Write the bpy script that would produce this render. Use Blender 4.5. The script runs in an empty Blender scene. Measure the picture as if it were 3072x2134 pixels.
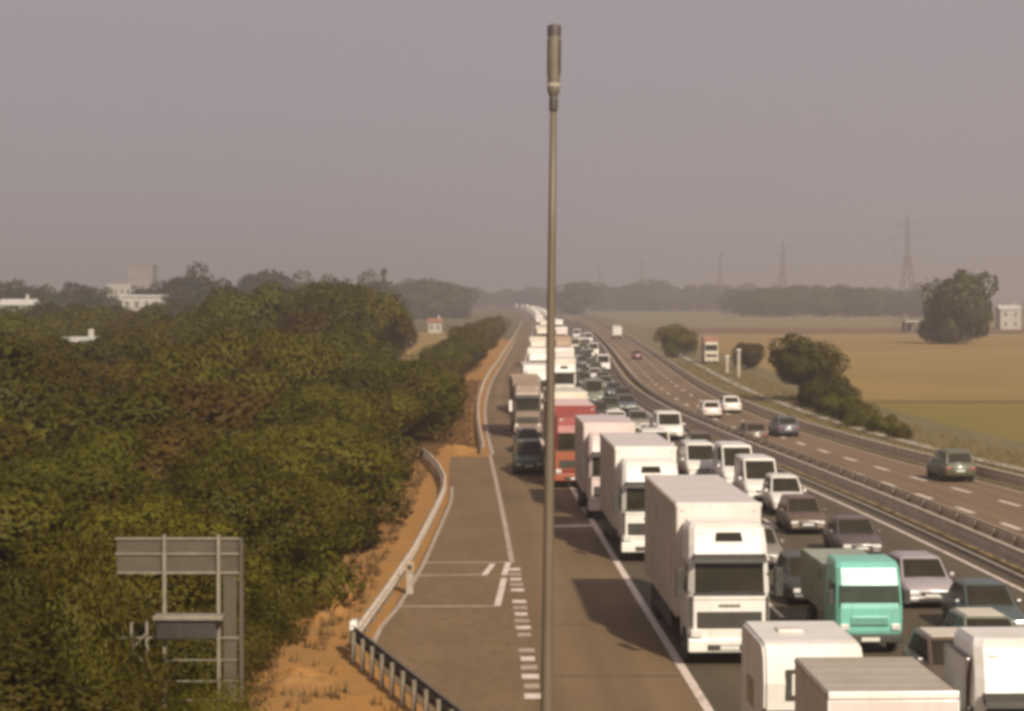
import bpy, bmesh, math, random
import numpy as np
from mathutils import Vector, Matrix

random.seed(7)
rng = np.random.default_rng(11)
scene = bpy.context.scene
COL = scene.collection
R = math.radians

# ------------------------------------------------------------------ camera
CAM_H = 10.2
cam_data = bpy.data.cameras.new("camera")
cam = bpy.data.objects.new("camera", cam_data)
COL.objects.link(cam)
cam.location = (0, 0, CAM_H)
cam.rotation_euler = (R(90 - 1.55), 0, 0)
cam_data.sensor_width = 36.0
cam_data.lens = 75.2
cam_data.clip_start = 0.5
cam_data.clip_end = 20000
scene.camera = cam

# ------------------------------------------------------------------ sky, sun, exposure
SUN_TRAVEL = Vector((-2.3, 6.3, -4.35)).normalized()      # direction in which the sunlight travels
sun_elev = math.asin(-SUN_TRAVEL.z)
sun_az = math.atan2(-SUN_TRAVEL.x, -SUN_TRAVEL.y)          # clockwise from +Y
world = bpy.data.worlds.new("World")
scene.world = world
world.use_nodes = True
nt = world.node_tree
nt.nodes.clear()
wo = nt.nodes.new("ShaderNodeOutputWorld")
bg = nt.nodes.new("ShaderNodeBackground")
sky = nt.nodes.new("ShaderNodeTexSky")
sky.sky_type = 'NISHITA'
sky.sun_disc = False
sky.sun_elevation = sun_elev
sky.sun_rotation = sun_az
sky.dust_density = 6.0
sky.air_density = 1.2
sky.ozone_density = 1.0
hsv = nt.nodes.new("ShaderNodeHueSaturation")
hsv.inputs['Saturation'].default_value = 0.35
mix = nt.nodes.new("ShaderNodeMix")
mix.data_type = 'RGBA'
mix.inputs['Factor'].default_value = 0.95
mix.inputs[7].default_value = (3.02, 2.64, 2.80, 1)         # the even mauve-grey veil of the hazy day
nt.links.new(sky.outputs['Color'], hsv.inputs['Color'])
nt.links.new(hsv.outputs['Color'], mix.inputs[6])
nt.links.new(mix.outputs[2], bg.inputs['Color'])
bg.inputs['Strength'].default_value = 0.1
nt.links.new(bg.outputs[0], wo.inputs['Surface'])

sun_data = bpy.data.lights.new("sun", 'SUN')
sun_data.energy = 5.0
sun_data.angle = R(1.5)
sun_data.color = (1.0, 0.90, 0.74)
sun = bpy.data.objects.new("sun", sun_data)
COL.objects.link(sun)
sun.rotation_euler = SUN_TRAVEL.to_track_quat('-Z', 'Y').to_euler()
sun.location = (60, -120, 90)

scene.view_settings.view_transform = 'Standard'
scene.view_settings.look = 'None'
scene.view_settings.exposure = 0.30
scene.view_settings.gamma = 1.0
scene.view_settings.use_curve_mapping = False
scene.render.engine = 'CYCLES'
cy = scene.cycles
cy.max_bounces = 5
cy.diffuse_bounces = 2
cy.glossy_bounces = 2
cy.transmission_bounces = 3
cy.transparent_max_bounces = 8
cy.volume_bounces = 1
cy.caustics_reflective = False
cy.caustics_refractive = False
cy.use_denoising = True
cy.filter_width = 3.8                                       # a soft, low-resolution webcam lens

# ------------------------------------------------------------------ helpers
def table(pts):
    xs = [p[0] for p in pts]; ys = [p[1] for p in pts]
    n = len(xs)
    m = [0.0]*n
    for i in range(n):
        if i == 0: m[i] = (ys[1]-ys[0])/(xs[1]-xs[0])
        elif i == n-1: m[i] = (ys[-1]-ys[-2])/(xs[-1]-xs[-2])
        else:
            a = (ys[i]-ys[i-1])/(xs[i]-xs[i-1]); b = (ys[i+1]-ys[i])/(xs[i+1]-xs[i])
            h0 = xs[i]-xs[i-1]; h1 = xs[i+1]-xs[i]
            m[i] = (a*h1+b*h0)/(h0+h1)
    def f(d):
        if d <= xs[0]: return ys[0]+(d-xs[0])*m[0]
        if d >= xs[-1]: return ys[-1]+(d-xs[-1])*m[-1]
        for i in range(n-1):
            if d <= xs[i+1]: break
        h = xs[i+1]-xs[i]; t = (d-xs[i])/h
        return ((2*t**3-3*t*t+1)*ys[i]+(t**3-2*t*t+t)*h*m[i]
                + (-2*t**3+3*t*t)*ys[i+1]+(t**3-t*t)*h*m[i+1])
    return f

# lateral position (metres) of the road's lines against distance
M = table([(0,21.1),(30,20.1),(55,19.25),(77,18.45),(100,17.4),(120,16.2),(140,14.9),(160,13.8),(180,13.0),(206,12.5),
           (230,12.5),(272,13.3),(320,14.6),(400,16.8),(475,18.6),(700,22.8),(1000,26.5),(1530,27.5),(2600,10)])   # kerb of the median
A = table([(0,6.25),(30,5.45),(53,4.85),(77,4.18),(102,3.54),(118,3.1),(131,2.75),(160,1.9),(194,1.1),(230,0.85),
           (270,1.1),(320,1.8),(400,3.0),(475,4.1),(700,6.9),(1000,9.5),(1530,9.5),(2600,-9)])                   # solid line of the slow lane
E = table([(0,1.5),(30,0.95),(53,0.55),(82,0.02),(110,-0.65),(131,-1.2),(160,-2.0),(194,-2.6),(230,-2.75),(270,-2.5),
           (320,-1.8),(401,-0.75),(475,0.2),(700,2.9),(1000,5.5),(1530,5.5),(2600,-13)])                            # outer edge of the carriageway
W = table([(20,12.5),(95,11.5),(113,10.6),(129,9.6),(155,8.9),(200,8.9),(600,9.4),(2600,9.5)])
def RR(d): return M(d)+W(d)                                                                                       # right-hand crash barrier
def slope(f, d): return (f(d+1)-f(d-1))/2

def newmat(name):
    m = bpy.data.materials.new(name); m.use_nodes = True
    return m, m.node_tree, m.node_tree.nodes["Principled BSDF"]

def mat(name, c1, c2=None, scale=3.0, rough=0.7, metal=0.0, coat=0.0, bump=0.0, stretch=(1,1,1), world_pos=False, detail=4.0, contrast=(0.35,0.65), spec=0.5):
    m, t, b = newmat(name)
    b.inputs['Roughness'].default_value = rough
    b.inputs['Metallic'].default_value = metal
    b.inputs['Specular IOR Level'].default_value = spec
    if coat:
        b.inputs['Coat Weight'].default_value = coat
        b.inputs['Coat Roughness'].default_value = 0.12
    if c2 is None:
        c2 = tuple(x*0.86 for x in c1)
    if world_pos:
        src = t.nodes.new("ShaderNodeNewGeometry").outputs['Position']
    else:
        src = t.nodes.new("ShaderNodeTexCoord").outputs['Object']
    mp = t.nodes.new("ShaderNodeMapping")
    mp.inputs['Scale'].default_value = stretch
    t.links.new(src, mp.inputs['Vector'])
    nz = t.nodes.new("ShaderNodeTexNoise")
    nz.inputs['Scale'].default_value = scale
    nz.inputs['Detail'].default_value = detail
    nz.inputs['Roughness'].default_value = 0.62
    t.links.new(mp.outputs[0], nz.inputs['Vector'])
    cr = t.nodes.new("ShaderNodeValToRGB")
    cr.color_ramp.elements[0].position = contrast[0]
    cr.color_ramp.elements[1].position = contrast[1]
    cr.color_ramp.elements[0].color = (*c1, 1)
    cr.color_ramp.elements[1].color = (*c2, 1)
    t.links.new(nz.outputs['Fac'], cr.inputs['Fac'])
    t.links.new(cr.outputs['Color'], b.inputs['Base Color'])
    if bump:
        bp = t.nodes.new("ShaderNodeBump")
        bp.inputs['Strength'].default_value = bump
        bp.inputs['Distance'].default_value = 0.05
        t.links.new(nz.outputs['Fac'], bp.inputs['Height'])
        t.links.new(bp.outputs[0], b.inputs['Normal'])
    return m

def ground_mat(name, cols, scales, rough=0.95, stretch=(1,1,1), bump=0.3):
    """two octaves of world-space noise mixing three soil colours"""
    m, t, b = newmat(name)
    b.inputs['Roughness'].default_value = rough
    b.inputs['Specular IOR Level'].default_value = 0.15
    g = t.nodes.new("ShaderNodeNewGeometry")
    mp = t.nodes.new("ShaderNodeMapping"); mp.inputs['Scale'].default_value = stretch
    t.links.new(g.outputs['Position'], mp.inputs['Vector'])
    n1 = t.nodes.new("ShaderNodeTexNoise"); n1.inputs['Scale'].default_value = scales[0]; n1.inputs['Detail'].default_value = 5
    n2 = t.nodes.new("ShaderNodeTexNoise"); n2.inputs['Scale'].default_value = scales[1]; n2.inputs['Detail'].default_value = 6
    for n in (n1, n2): t.links.new(mp.outputs[0], n.inputs['Vector'])
    r1 = t.nodes.new("ShaderNodeValToRGB")
    r1.color_ramp.elements[0].position = 0.38; r1.color_ramp.elements[1].position = 0.62
    r1.color_ramp.elements[0].color = (*cols[0], 1); r1.color_ramp.elements[1].color = (*cols[1], 1)
    t.links.new(n1.outputs['Fac'], r1.inputs['Fac'])
    r2 = t.nodes.new("ShaderNodeValToRGB")
    r2.color_ramp.elements[0].position = 0.45; r2.color_ramp.elements[1].position = 0.75
    t.links.new(n2.outputs['Fac'], r2.inputs['Fac'])
    mx = t.nodes.new("ShaderNodeMix"); mx.data_type = 'RGBA'
    mx.inputs[7].default_value = (*cols[2], 1)
    t.links.new(r2.outputs['Color'], mx.inputs['Factor'])
    t.links.new(r1.outputs['Color'], mx.inputs[6])
    t.links.new(mx.outputs[2], b.inputs['Base Color'])
    bp = t.nodes.new("ShaderNodeBump"); bp.inputs['Strength'].default_value = bump; bp.inputs['Distance'].default_value = 0.08
    t.links.new(n2.outputs['Fac'], bp.inputs['Height'])
    t.links.new(bp.outputs[0], b.inputs['Normal'])
    return m

def leaf_mat(name, c1, c2, c3, hue=0.04):
    m, t, b = newmat(name)
    out = t.nodes["Material Output"]
    b.inputs['Roughness'].default_value = 0.6
    b.inputs['Specular IOR Level'].default_value = 0.25
    tc = t.nodes.new("ShaderNodeTexCoord"); oi = t.nodes.new("ShaderNodeObjectInfo")
    n1 = t.nodes.new("ShaderNodeTexNoise"); n1.inputs['Scale'].default_value = 0.7; n1.inputs['Detail'].default_value = 3
    n2 = t.nodes.new("ShaderNodeTexNoise"); n2.inputs['Scale'].default_value = 6.0; n2.inputs['Detail'].default_value = 2
    t.links.new(tc.outputs['Object'], n1.inputs['Vector']); t.links.new(tc.outputs['Object'], n2.inputs['Vector'])
    r1 = t.nodes.new("ShaderNodeValToRGB")
    r1.color_ramp.elements[0].position = 0.35; r1.color_ramp.elements[1].position = 0.68
    r1.color_ramp.elements[0].color = (*c1, 1); r1.color_ramp.elements[1].color = (*c2, 1)
    t.links.new(n1.outputs['Fac'], r1.inputs['Fac'])
    r2 = t.nodes.new("ShaderNodeValToRGB")
    r2.color_ramp.elements[0].position = 0.52; r2.color_ramp.elements[1].position = 0.78
    t.links.new(n2.outputs['Fac'], r2.inputs['Fac'])
    mx = t.nodes.new("ShaderNodeMix"); mx.data_type = 'RGBA'; mx.inputs[7].default_value = (*c3, 1)
    t.links.new(r2.outputs['Color'], mx.inputs['Factor']); t.links.new(r1.outputs['Color'], mx.inputs[6])
    hs = t.nodes.new("ShaderNodeHueSaturation")
    mr = t.nodes.new("ShaderNodeMapRange")
    mr.inputs['To Min'].default_value = 0.5-hue; mr.inputs['To Max'].default_value = 0.5+hue*0.5
    t.links.new(oi.outputs['Random'], mr.inputs['Value']); t.links.new(mr.outputs[0], hs.inputs['Hue'])
    mv = t.nodes.new("ShaderNodeMapRange"); mv.inputs['To Min'].default_value = 0.70; mv.inputs['To Max'].default_value = 1.34
    t.links.new(oi.outputs['Random'], mv.inputs['Value']); t.links.new(mv.outputs[0], hs.inputs['Value'])
    t.links.new(mx.outputs[2], hs.inputs['Color'])
    t.links.new(hs.outputs[0], b.inputs['Base Color'])
    tr = t.nodes.new("ShaderNodeBsdfTranslucent"); t.links.new(hs.outputs[0], tr.inputs['Color'])
    ms = t.nodes.new("ShaderNodeMixShader"); ms.inputs[0].default_value = 0.55
    t.links.new(b.outputs[0], ms.inputs[1]); t.links.new(tr.outputs[0], ms.inputs[2])
    t.links.new(ms.outputs[0], out.inputs['Surface'])
    return m

def tag(o, label=None, cat=None, group=None, kind=None):
    if label: o["label"] = label
    if cat: o["category"] = cat
    if group: o["group"] = group
    if kind: o["kind"] = kind
    return o

def empty(name, loc=(0,0,0), rz=0.0):
    o = bpy.data.objects.new(name, None)
    COL.objects.link(o); o.location = loc; o.rotation_euler = (0,0,rz)
    o.empty_display_size = 0.3
    return o

def link(name, me, parent=None, loc=(0,0,0), rot=(0,0,0)):
    o = bpy.data.objects.new(name, me)
    COL.objects.link(o); o.location = loc; o.rotation_euler = rot
    if parent is not None: o.parent = parent
    return o

CACHE = {}
def mesh(key, material, fn, smooth=False):
    k = (key, material.name)
    if k in CACHE: return CACHE[k]
    bm = bmesh.new(); fn(bm)
    bmesh.ops.recalc_face_normals(bm, faces=bm.faces)
    me = bpy.data.meshes.new(str(key[0]) if isinstance(key, tuple) else str(key))
    bm.to_mesh(me); bm.free()
    me.materials.append(material)
    if smooth:
        for p in me.polygons: p.use_smooth = True
    CACHE[k] = me
    return me

def box(bm, x0,x1,y0,y1,z0,z1, bev=0.0, seg=2):
    vs = [bm.verts.new(p) for p in ((x0,y0,z0),(x1,y0,z0),(x1,y1,z0),(x0,y1,z0),(x0,y0,z1),(x1,y0,z1),(x1,y1,z1),(x0,y1,z1))]
    fs = [bm.faces.new([vs[i] for i in q]) for q in ((0,3,2,1),(4,5,6,7),(0,1,5,4),(1,2,6,5),(2,3,7,6),(3,0,4,7))]
    if bev > 0:
        es = set(e for f in fs for e in f.edges)
        bmesh.ops.bevel(bm, geom=list(es), offset=bev, segments=seg, affect='EDGES', profile=0.5)

def hexa(bm, p, bev=0.0, seg=2):
    """eight points: bottom ring then top ring"""
    vs = [bm.verts.new(q) for q in p]
    fs = [bm.faces.new([vs[i] for i in q]) for q in ((0,3,2,1),(4,5,6,7),(0,1,5,4),(1,2,6,5),(2,3,7,6),(3,0,4,7))]
    if bev > 0:
        es = set(e for f in fs for e in f.edges)
        bmesh.ops.bevel(bm, geom=list(es), offset=bev, segments=seg, affect='EDGES', profile=0.5)

def panel(bm, c, u0,u1,v0,v1, off=0.02, inn=0.03):
    """a thin plate laid on the face c = (bottom-left, bottom-right, top-right, top-left), proud by off"""
    c = [Vector(q) for q in c]
    n = (c[1]-c[0]).cross(c[3]-c[0]).normalized()
    def at(u, v): return (c[0]*(1-u)+c[1]*u)*(1-v) + (c[3]*(1-u)+c[2]*u)*v
    q = [at(u0,v0), at(u1,v0), at(u1,v1), at(u0,v1)]
    hexa(bm, [tuple(p-n*inn) for p in q]+[tuple(p+n*off) for p in q])

def loft(bm, rings, cap=True, closed=True):
    vr = [[bm.verts.new(p) for p in r] for r in rings]
    n = len(rings[0])
    for a, b in zip(vr[:-1], vr[1:]):
        for i in range(n if closed else n-1):
            j = (i+1) % n
            bm.faces.new((a[i], a[j], b[j], b[i]))
    if cap:
        bm.faces.new(vr[0][::-1]); bm.faces.new(vr[-1])

def lathe(bm, prof, seg=16, axis='Z'):
    rings = []
    for r, h in prof:
        ring = []
        for k in range(seg):
            a = 2*math.pi*k/seg
            x, y = r*math.cos(a), r*math.sin(a)
            ring.append((x, y, h) if axis == 'Z' else (h, x, y))
        rings.append(ring)
    loft(bm, rings)

def tube(bm, p, q, r, seg=6, r2=None):
    p, q = Vector(p), Vector(q)
    d = (q-p).normalized()
    u = d.orthogonal().normalized(); v = d.cross(u)
    r2 = r if r2 is None else r2
    ra = [tuple(p+(u*math.cos(2*math.pi*k/seg)+v*math.sin(2*math.pi*k/seg))*r) for k in range(seg)]
    rb = [tuple(q+(u*math.cos(2*math.pi*k/seg)+v*math.sin(2*math.pi*k/seg))*r2) for k in range(seg)]
    loft(bm, [ra, rb])

def strip(name, fl, fr, d0, d1, z, material, step=5.0, parent=None, zc=None):
    ds = [d0]
    while ds[-1] < d1:
        s = step*max(1.0, ds[-1]/150.0)
        ds.append(min(d1, ds[-1]+s))
    vs = []; fs = []
    for d in ds:
        vs.append((fl(d), d, z)); vs.append((fr(d), d, z))
    for i in range(len(ds)-1):
        fs.append((2*i, 2*i+1, 2*i+3, 2*i+2))
    me = bpy.data.meshes.new(name); me.from_pydata(vs, [], fs); me.materials.append(material)
    uvl = me.uv_layers.new(name="UVMap")
    for lp in me.loops:
        i = lp.vertex_index; d_ = vs[i][1]
        uvl.data[lp.index].uv = (0.0 if i % 2 == 0 else fr(d_)-fl(d_), d_)
    return link(name, me, parent)

def polysheet(name, pts, z, material, parent=None):
    bm = bmesh.new()
    f = bm.faces.new([bm.verts.new((x, y, z)) for x, y in pts])
    bmesh.ops.recalc_face_normals(bm, faces=[f])
    if f.normal.z < 0: f.normal_flip()
    me = bpy.data.meshes.new(name); bm.to_mesh(me); bm.free(); me.materials.append(material)
    return link(name, me, parent)

# ------------------------------------------------------------------ materials
def asphalt_mat(name, light, dark, lane):
    """worn tarmac in road coordinates (u = metres across, v = metres along): wheel tracks, long streaks, patches, oil drips"""
    m, t, b = newmat(name)
    b.inputs['Roughness'].default_value = 0.86
    b.inputs['Specular IOR Level'].default_value = 0.3
    uv = t.nodes.new("ShaderNodeUVMap")
    def noise(scale, st, lo, hi, detail=5):
        mp = t.nodes.new("ShaderNodeMapping"); mp.inputs['Scale'].default_value = st
        nz = t.nodes.new("ShaderNodeTexNoise"); nz.inputs['Scale'].default_value = scale; nz.inputs['Detail'].default_value = detail
        mr = t.nodes.new("ShaderNodeMapRange"); mr.inputs['From Min'].default_value = lo; mr.inputs['From Max'].default_value = hi
        t.links.new(uv.outputs[0], mp.inputs['Vector']); t.links.new(mp.outputs[0], nz.inputs['Vector']); t.links.new(nz.outputs['Fac'], mr.inputs['Value'])
        return mr.outputs[0], nz
    def math_(op, a, b_):
        n = t.nodes.new("ShaderNodeMath"); n.operation = op
        for i, v in enumerate((a, b_)):
            if isinstance(v, float): n.inputs[i].default_value = v
            else: t.links.new(v, n.inputs[i])
        return n.outputs[0]
    streak, _ = noise(1.2, (1,0.02,1), 0.35, 0.70)
    patch, _ = noise(0.10, (0.6,0.35,1), 0.52, 0.60, 2)
    fine, nf = noise(6.0, (1,1,1), 0.3, 0.8, 6)
    drip, _ = noise(0.9, (1,0.30,1), 0.64, 0.74)
    sep = t.nodes.new("ShaderNodeSeparateXYZ"); t.links.new(uv.outputs[0], sep.inputs[0])
    ang = math_('MULTIPLY', sep.outputs['X'], 4*math.pi/lane)
    trk = math_('MULTIPLY', math_('ADD', math_('SINE', ang, 0.0), 1.0), 0.5)
    f = math_('ADD', math_('MULTIPLY', streak, 0.34), math_('MULTIPLY', trk, 0.30))
    f = math_('ADD', f, math_('MULTIPLY', patch, 0.32))
    f = math_('ADD', f, math_('MULTIPLY', fine, 0.14))
    f = math_('ADD', f, math_('MULTIPLY', drip, 0.30))
    mx = t.nodes.new("ShaderNodeMix"); mx.data_type = 'RGBA'
    mx.inputs[6].default_value = (*light, 1); mx.inputs[7].default_value = (*dark, 1)
    t.links.new(f, mx.inputs['Factor']); t.links.new(mx.outputs[2], b.inputs['Base Color'])
    bp = t.nodes.new("ShaderNodeBump"); bp.inputs['Strength'].default_value = 0.15; bp.inputs['Distance'].default_value = 0.03
    t.links.new(nf.outputs['Fac'], bp.inputs['Height']); t.links.new(bp.outputs[0], b.inputs['Normal'])
    return m
M_asphalt = asphalt_mat("asphalt", (0.185,0.120,0.062), (0.103,0.065,0.031), 3.75)
M_asphalt_far = asphalt_mat("asphalt_far", (0.191,0.125,0.072), (0.114,0.072,0.040), 2.3)
M_layby = ground_mat("layby_asphalt", ((0.155,0.102,0.055),(0.179,0.120,0.067),(0.133,0.086,0.045)), (0.5, 3.0), rough=0.88, stretch=(1,0.4,1), bump=0.12)
M_paint = mat("road_paint", (0.66,0.55,0.48), (0.30,0.225,0.16), scale=2.8, rough=0.6, world_pos=True, contrast=(0.46,0.72))
M_paint_old = mat("worn_road_paint", (0.42,0.33,0.27), (0.27,0.20,0.14), scale=2.0, rough=0.7, world_pos=True, contrast=(0.38,0.66))
M_ground = ground_mat("ground_soil", ((0.107,0.084,0.030),(0.138,0.101,0.041),(0.077,0.065,0.022)), (0.012, 0.2), stretch=(1,0.6,1))
M_dirt = ground_mat("dirt_verge", ((0.345,0.165,0.046),(0.300,0.155,0.052),(0.230,0.135,0.048)), (0.22, 1.3))
M_dirt2 = ground_mat("median_soil", ((0.284,0.194,0.107),(0.245,0.172,0.090),(0.189,0.138,0.062)), (0.4, 1.8), stretch=(1,0.4,1))
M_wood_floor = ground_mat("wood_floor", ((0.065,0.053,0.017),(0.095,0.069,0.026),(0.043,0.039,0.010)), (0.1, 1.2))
M_field_tan = ground_mat("stubble_field", ((0.238,0.156,0.052),(0.270,0.178,0.066),(0.186,0.126,0.042)), (0.02, 0.25), stretch=(0.25,1,1))
M_field_green = ground_mat("yellow_green_field", ((0.176,0.136,0.029),(0.198,0.139,0.038),(0.155,0.129,0.028)), (0.03, 0.35), stretch=(0.3,1,1))
M_field_dark = ground_mat("dark_furrow", ((0.150,0.098,0.030),(0.165,0.110,0.036),(0.135,0.095,0.028)), (0.05, 0.5), stretch=(0.3,1,1))
M_field_pale = ground_mat("pale_olive_field", ((0.172,0.144,0.069),(0.202,0.163,0.082),(0.150,0.129,0.053)), (0.01, 0.1), stretch=(0.25,1,1))
M_field_brown = ground_mat("brown_ploughed_field", ((0.146,0.082,0.043),(0.168,0.099,0.052),(0.129,0.077,0.039)), (0.02, 0.2), stretch=(0.25,1,1))
M_shoulder = ground_mat("grassy_shoulder", ((0.142,0.116,0.053),(0.172,0.133,0.069),(0.107,0.093,0.034)), (0.25, 1.4), stretch=(1,0.35,1))
M_concrete = mat("concrete", (0.36,0.31,0.25), (0.26,0.22,0.17), scale=1.6, rough=0.9, world_pos=True)
M_rail = mat("galvanised_steel", (0.62,0.52,0.42), (0.47,0.38,0.29), scale=1.4, rough=0.55, metal=0.1, world_pos=True)
M_post = mat("galvanised_post", (0.21,0.175,0.13), (0.13,0.11,0.08), scale=3, rough=0.6, metal=0.3)
M_rail_shade = mat("shade_dark_steel", (0.115,0.095,0.070), (0.060,0.050,0.036), scale=2.2, rough=0.75, world_pos=True)  # rail steel darkened: shade on the near barrier's back put into the colour
M_mast = mat("weathered_mast_steel", (0.155,0.118,0.080), (0.115,0.086,0.056), scale=2.0, rough=0.55, metal=0.2, stretch=(1,1,0.2))
M_mast_head = mat("mast_head_grey", (0.15,0.125,0.095), (0.11,0.09,0.065), scale=4, rough=0.5)
M_mast_cap = mat("mast_cap_dark", (0.075,0.055,0.050), (0.05,0.038,0.034), scale=6, rough=0.5)
M_bark = mat("bark", (0.075,0.055,0.036), (0.045,0.034,0.022), scale=5, rough=0.95, bump=0.5, stretch=(1,1,0.2))
M_leaf = leaf_mat("olive_leaves", (0.118,0.098,0.007), (0.142,0.117,0.010), (0.156,0.116,0.018), 0.020)
M_leaf2 = leaf_mat("dull_green_leaves", (0.103,0.091,0.007), (0.126,0.110,0.010), (0.142,0.116,0.016), 0.018)
M_leaf4 = leaf_mat("reddish_brown_leaves", (0.118,0.076,0.010), (0.140,0.088,0.014), (0.150,0.075,0.020), 0.012)
M_leaf3 = leaf_mat("far_leaves", (0.075,0.068,0.018), (0.098,0.086,0.026), (0.105,0.088,0.030), 0.018)
M_dry = leaf_mat("dry_grass_blades", (0.21,0.145,0.050), (0.26,0.18,0.070), (0.16,0.125,0.040))
M_glass = mat("dark_vehicle_glass", (0.018,0.015,0.008), (0.030,0.025,0.014), scale=1.2, rough=0.10, spec=0.28)
M_glass_green = mat("green_tinted_glass", (0.028,0.040,0.026), (0.045,0.055,0.038), scale=1.2, rough=0.10, spec=0.3)
M_tyre = mat("tyre_rubber", (0.022,0.020,0.017), (0.035,0.031,0.026), scale=9, rough=0.9)
M_rim = mat("wheel_rim", (0.30,0.28,0.25), (0.20,0.18,0.16), scale=6, rough=0.4, metal=0.6)
M_black = mat("black_plastic", (0.030,0.026,0.020), (0.045,0.039,0.030), scale=5, rough=0.6)
M_chassis = mat("chassis_grime", (0.045,0.038,0.028), (0.065,0.054,0.040), scale=4, rough=0.85)
M_lamp = mat("headlamp_glass", (0.62,0.60,0.56), (0.48,0.46,0.42), scale=10, rough=0.15, coat=0.5)
M_tail = mat("tail_lamp_red", (0.32,0.030,0.020), (0.24,0.022,0.016), scale=8, rough=0.25)
M_amber = mat("amber_lamp", (0.55,0.22,0.03), (0.42,0.16,0.02), scale=8, rough=0.3)
M_plate = mat("number_plate_white", (0.62,0.60,0.55), (0.52,0.50,0.45), scale=12, rough=0.4)
PAINT = {}
def paint(name, c, rough=0.38, coat=0.35, dirt=0.80):
    """vehicle paint under road dust: broad blotches times thin vertical streaks"""
    if name in PAINT: return PAINT[name]
    m, t, b = newmat("paint_"+name)
    b.inputs['Coat Weight'].default_value = coat
    b.inputs['Coat Roughness'].default_value = 0.15
    tc = t.nodes.new("ShaderNodeTexCoord")
    fac = []
    for sc, st, lo, hi in ((0.9,(1,1,1),0.42,0.78),(5.0,(1,1,0.10),0.50,0.80)):
        mp = t.nodes.new("ShaderNodeMapping"); mp.inputs['Scale'].default_value = st
        nz = t.nodes.new("ShaderNodeTexNoise"); nz.inputs['Scale'].default_value = sc; nz.inputs['Detail'].default_value = 4
        cr = t.nodes.new("ShaderNodeMapRange")
        cr.inputs['From Min'].default_value = lo; cr.inputs['From Max'].default_value = hi
        t.links.new(tc.outputs['Object'], mp.inputs['Vector']); t.links.new(mp.outputs[0], nz.inputs['Vector'])
        t.links.new(nz.outputs['Fac'], cr.inputs['Value']); fac.append(cr.outputs[0])
    mx = t.nodes.new("ShaderNodeMath"); mx.operation = 'MAXIMUM'
    t.links.new(fac[0], mx.inputs[0]); t.links.new(fac[1], mx.inputs[1])
    mc = t.nodes.new("ShaderNodeMix"); mc.data_type = 'RGBA'
    mc.inputs[6].default_value = (*c, 1)
    mc.inputs[7].default_value = (c[0]*dirt*0.98+0.012, c[1]*dirt*0.95+0.009, c[2]*dirt*0.88+0.005, 1)
    t.links.new(mx.outputs[0], mc.inputs['Factor']); t.links.new(mc.outputs[2], b.inputs['Base Color'])
    rr = t.nodes.new("ShaderNodeMapRange"); rr.inputs['To Min'].default_value = rough; rr.inputs['To Max'].default_value = min(1, rough+0.3)
    t.links.new(mx.outputs[0], rr.inputs['Value']); t.links.new(rr.outputs[0], b.inputs['Roughness'])
    PAINT[name] = m
    return m
P_white = paint("white", (0.70,0.665,0.62))
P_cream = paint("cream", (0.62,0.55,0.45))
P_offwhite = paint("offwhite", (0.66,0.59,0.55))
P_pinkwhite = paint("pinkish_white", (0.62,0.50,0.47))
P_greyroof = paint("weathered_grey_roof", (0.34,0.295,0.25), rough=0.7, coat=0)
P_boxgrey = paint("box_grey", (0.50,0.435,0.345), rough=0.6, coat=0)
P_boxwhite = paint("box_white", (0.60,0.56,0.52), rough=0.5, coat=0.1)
P_red = paint("dusty_red", (0.24,0.040,0.030))
P_orange = paint("rust_orange", (0.29,0.078,0.030))
P_pink = paint("faded_pink", (0.62,0.43,0.42), rough=0.6, coat=0)
P_teal = paint("teal", (0.17,0.46,0.38))
P_tealbox = paint("grey_green_tarp", (0.26,0.27,0.225), rough=0.8, coat=0)
P_green = paint("dark_green", (0.050,0.062,0.032))
P_greygreen = paint("grey_green", (0.16,0.165,0.125))
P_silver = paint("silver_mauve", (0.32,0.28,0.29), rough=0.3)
P_purple = paint("dark_mauve", (0.085,0.060,0.058))
P_black = paint("near_black", (0.035,0.030,0.026))
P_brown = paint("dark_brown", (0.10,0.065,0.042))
P_grey = paint("mid_grey", (0.20,0.175,0.15))
P_bluegrey = paint("dark_blue_grey", (0.075,0.078,0.092))
P_petrol = paint("dark_petrol", (0.055,0.075,0.075))
P_darkred = paint("dark_wine_red", (0.13,0.045,0.045))
P_tan = paint("tan_brown", (0.36,0.25,0.17), rough=0.6, coat=0)

# ------------------------------------------------------------------ the ground and the fields
def structure(o): o["kind"] = "structure"; return o
gm = bpy.data.meshes.new("ground")
gm.from_pydata([(-3200,-60,-0.06),(3200,-60,-0.06),(3200,5200,-0.06),(-3200,5200,-0.06)], [], [(0,1,2,3)])
gm.materials.append(M_ground)
structure(link("ground", gm))
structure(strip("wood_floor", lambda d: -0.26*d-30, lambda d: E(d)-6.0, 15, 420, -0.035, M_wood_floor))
structure(strip("dirt_verge", lambda d: E(d)-8.2, lambda d: E(d)+0.02, 10, 520, -0.012, M_dirt))
structure(strip("grassy_shoulder", lambda d: RR(d)-0.3, lambda d: RR(d)+13, 20, 900, -0.02, M_shoulder))
def field(name, d0, d1, x0, x1, z, m, left=False):
    if left: return structure(strip(name, lambda d: x0, lambda d: x1, d0, d1, z, m, step=40))
    return structure(strip(name, lambda d: RR(d)+x0, lambda d: RR(d)+x1, d0, d1, z, m, step=20))
field("green_field", 95, 207, 10, 300, -0.03, M_field_green)
field("field_ditch", 207, 213, 9, 320, -0.028, M_field_dark)
field("stubble_field", 213, 560, 9, 520, -0.030, M_field_tan)
field("field_path", 560, 600, 9, 560, -0.03, M_dirt2)
field("ploughed_field", 600, 735, 9, 620, -0.03, M_field_brown)
field("pale_field", 735, 1500, 9, 1100, -0.03, M_field_pale)
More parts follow.
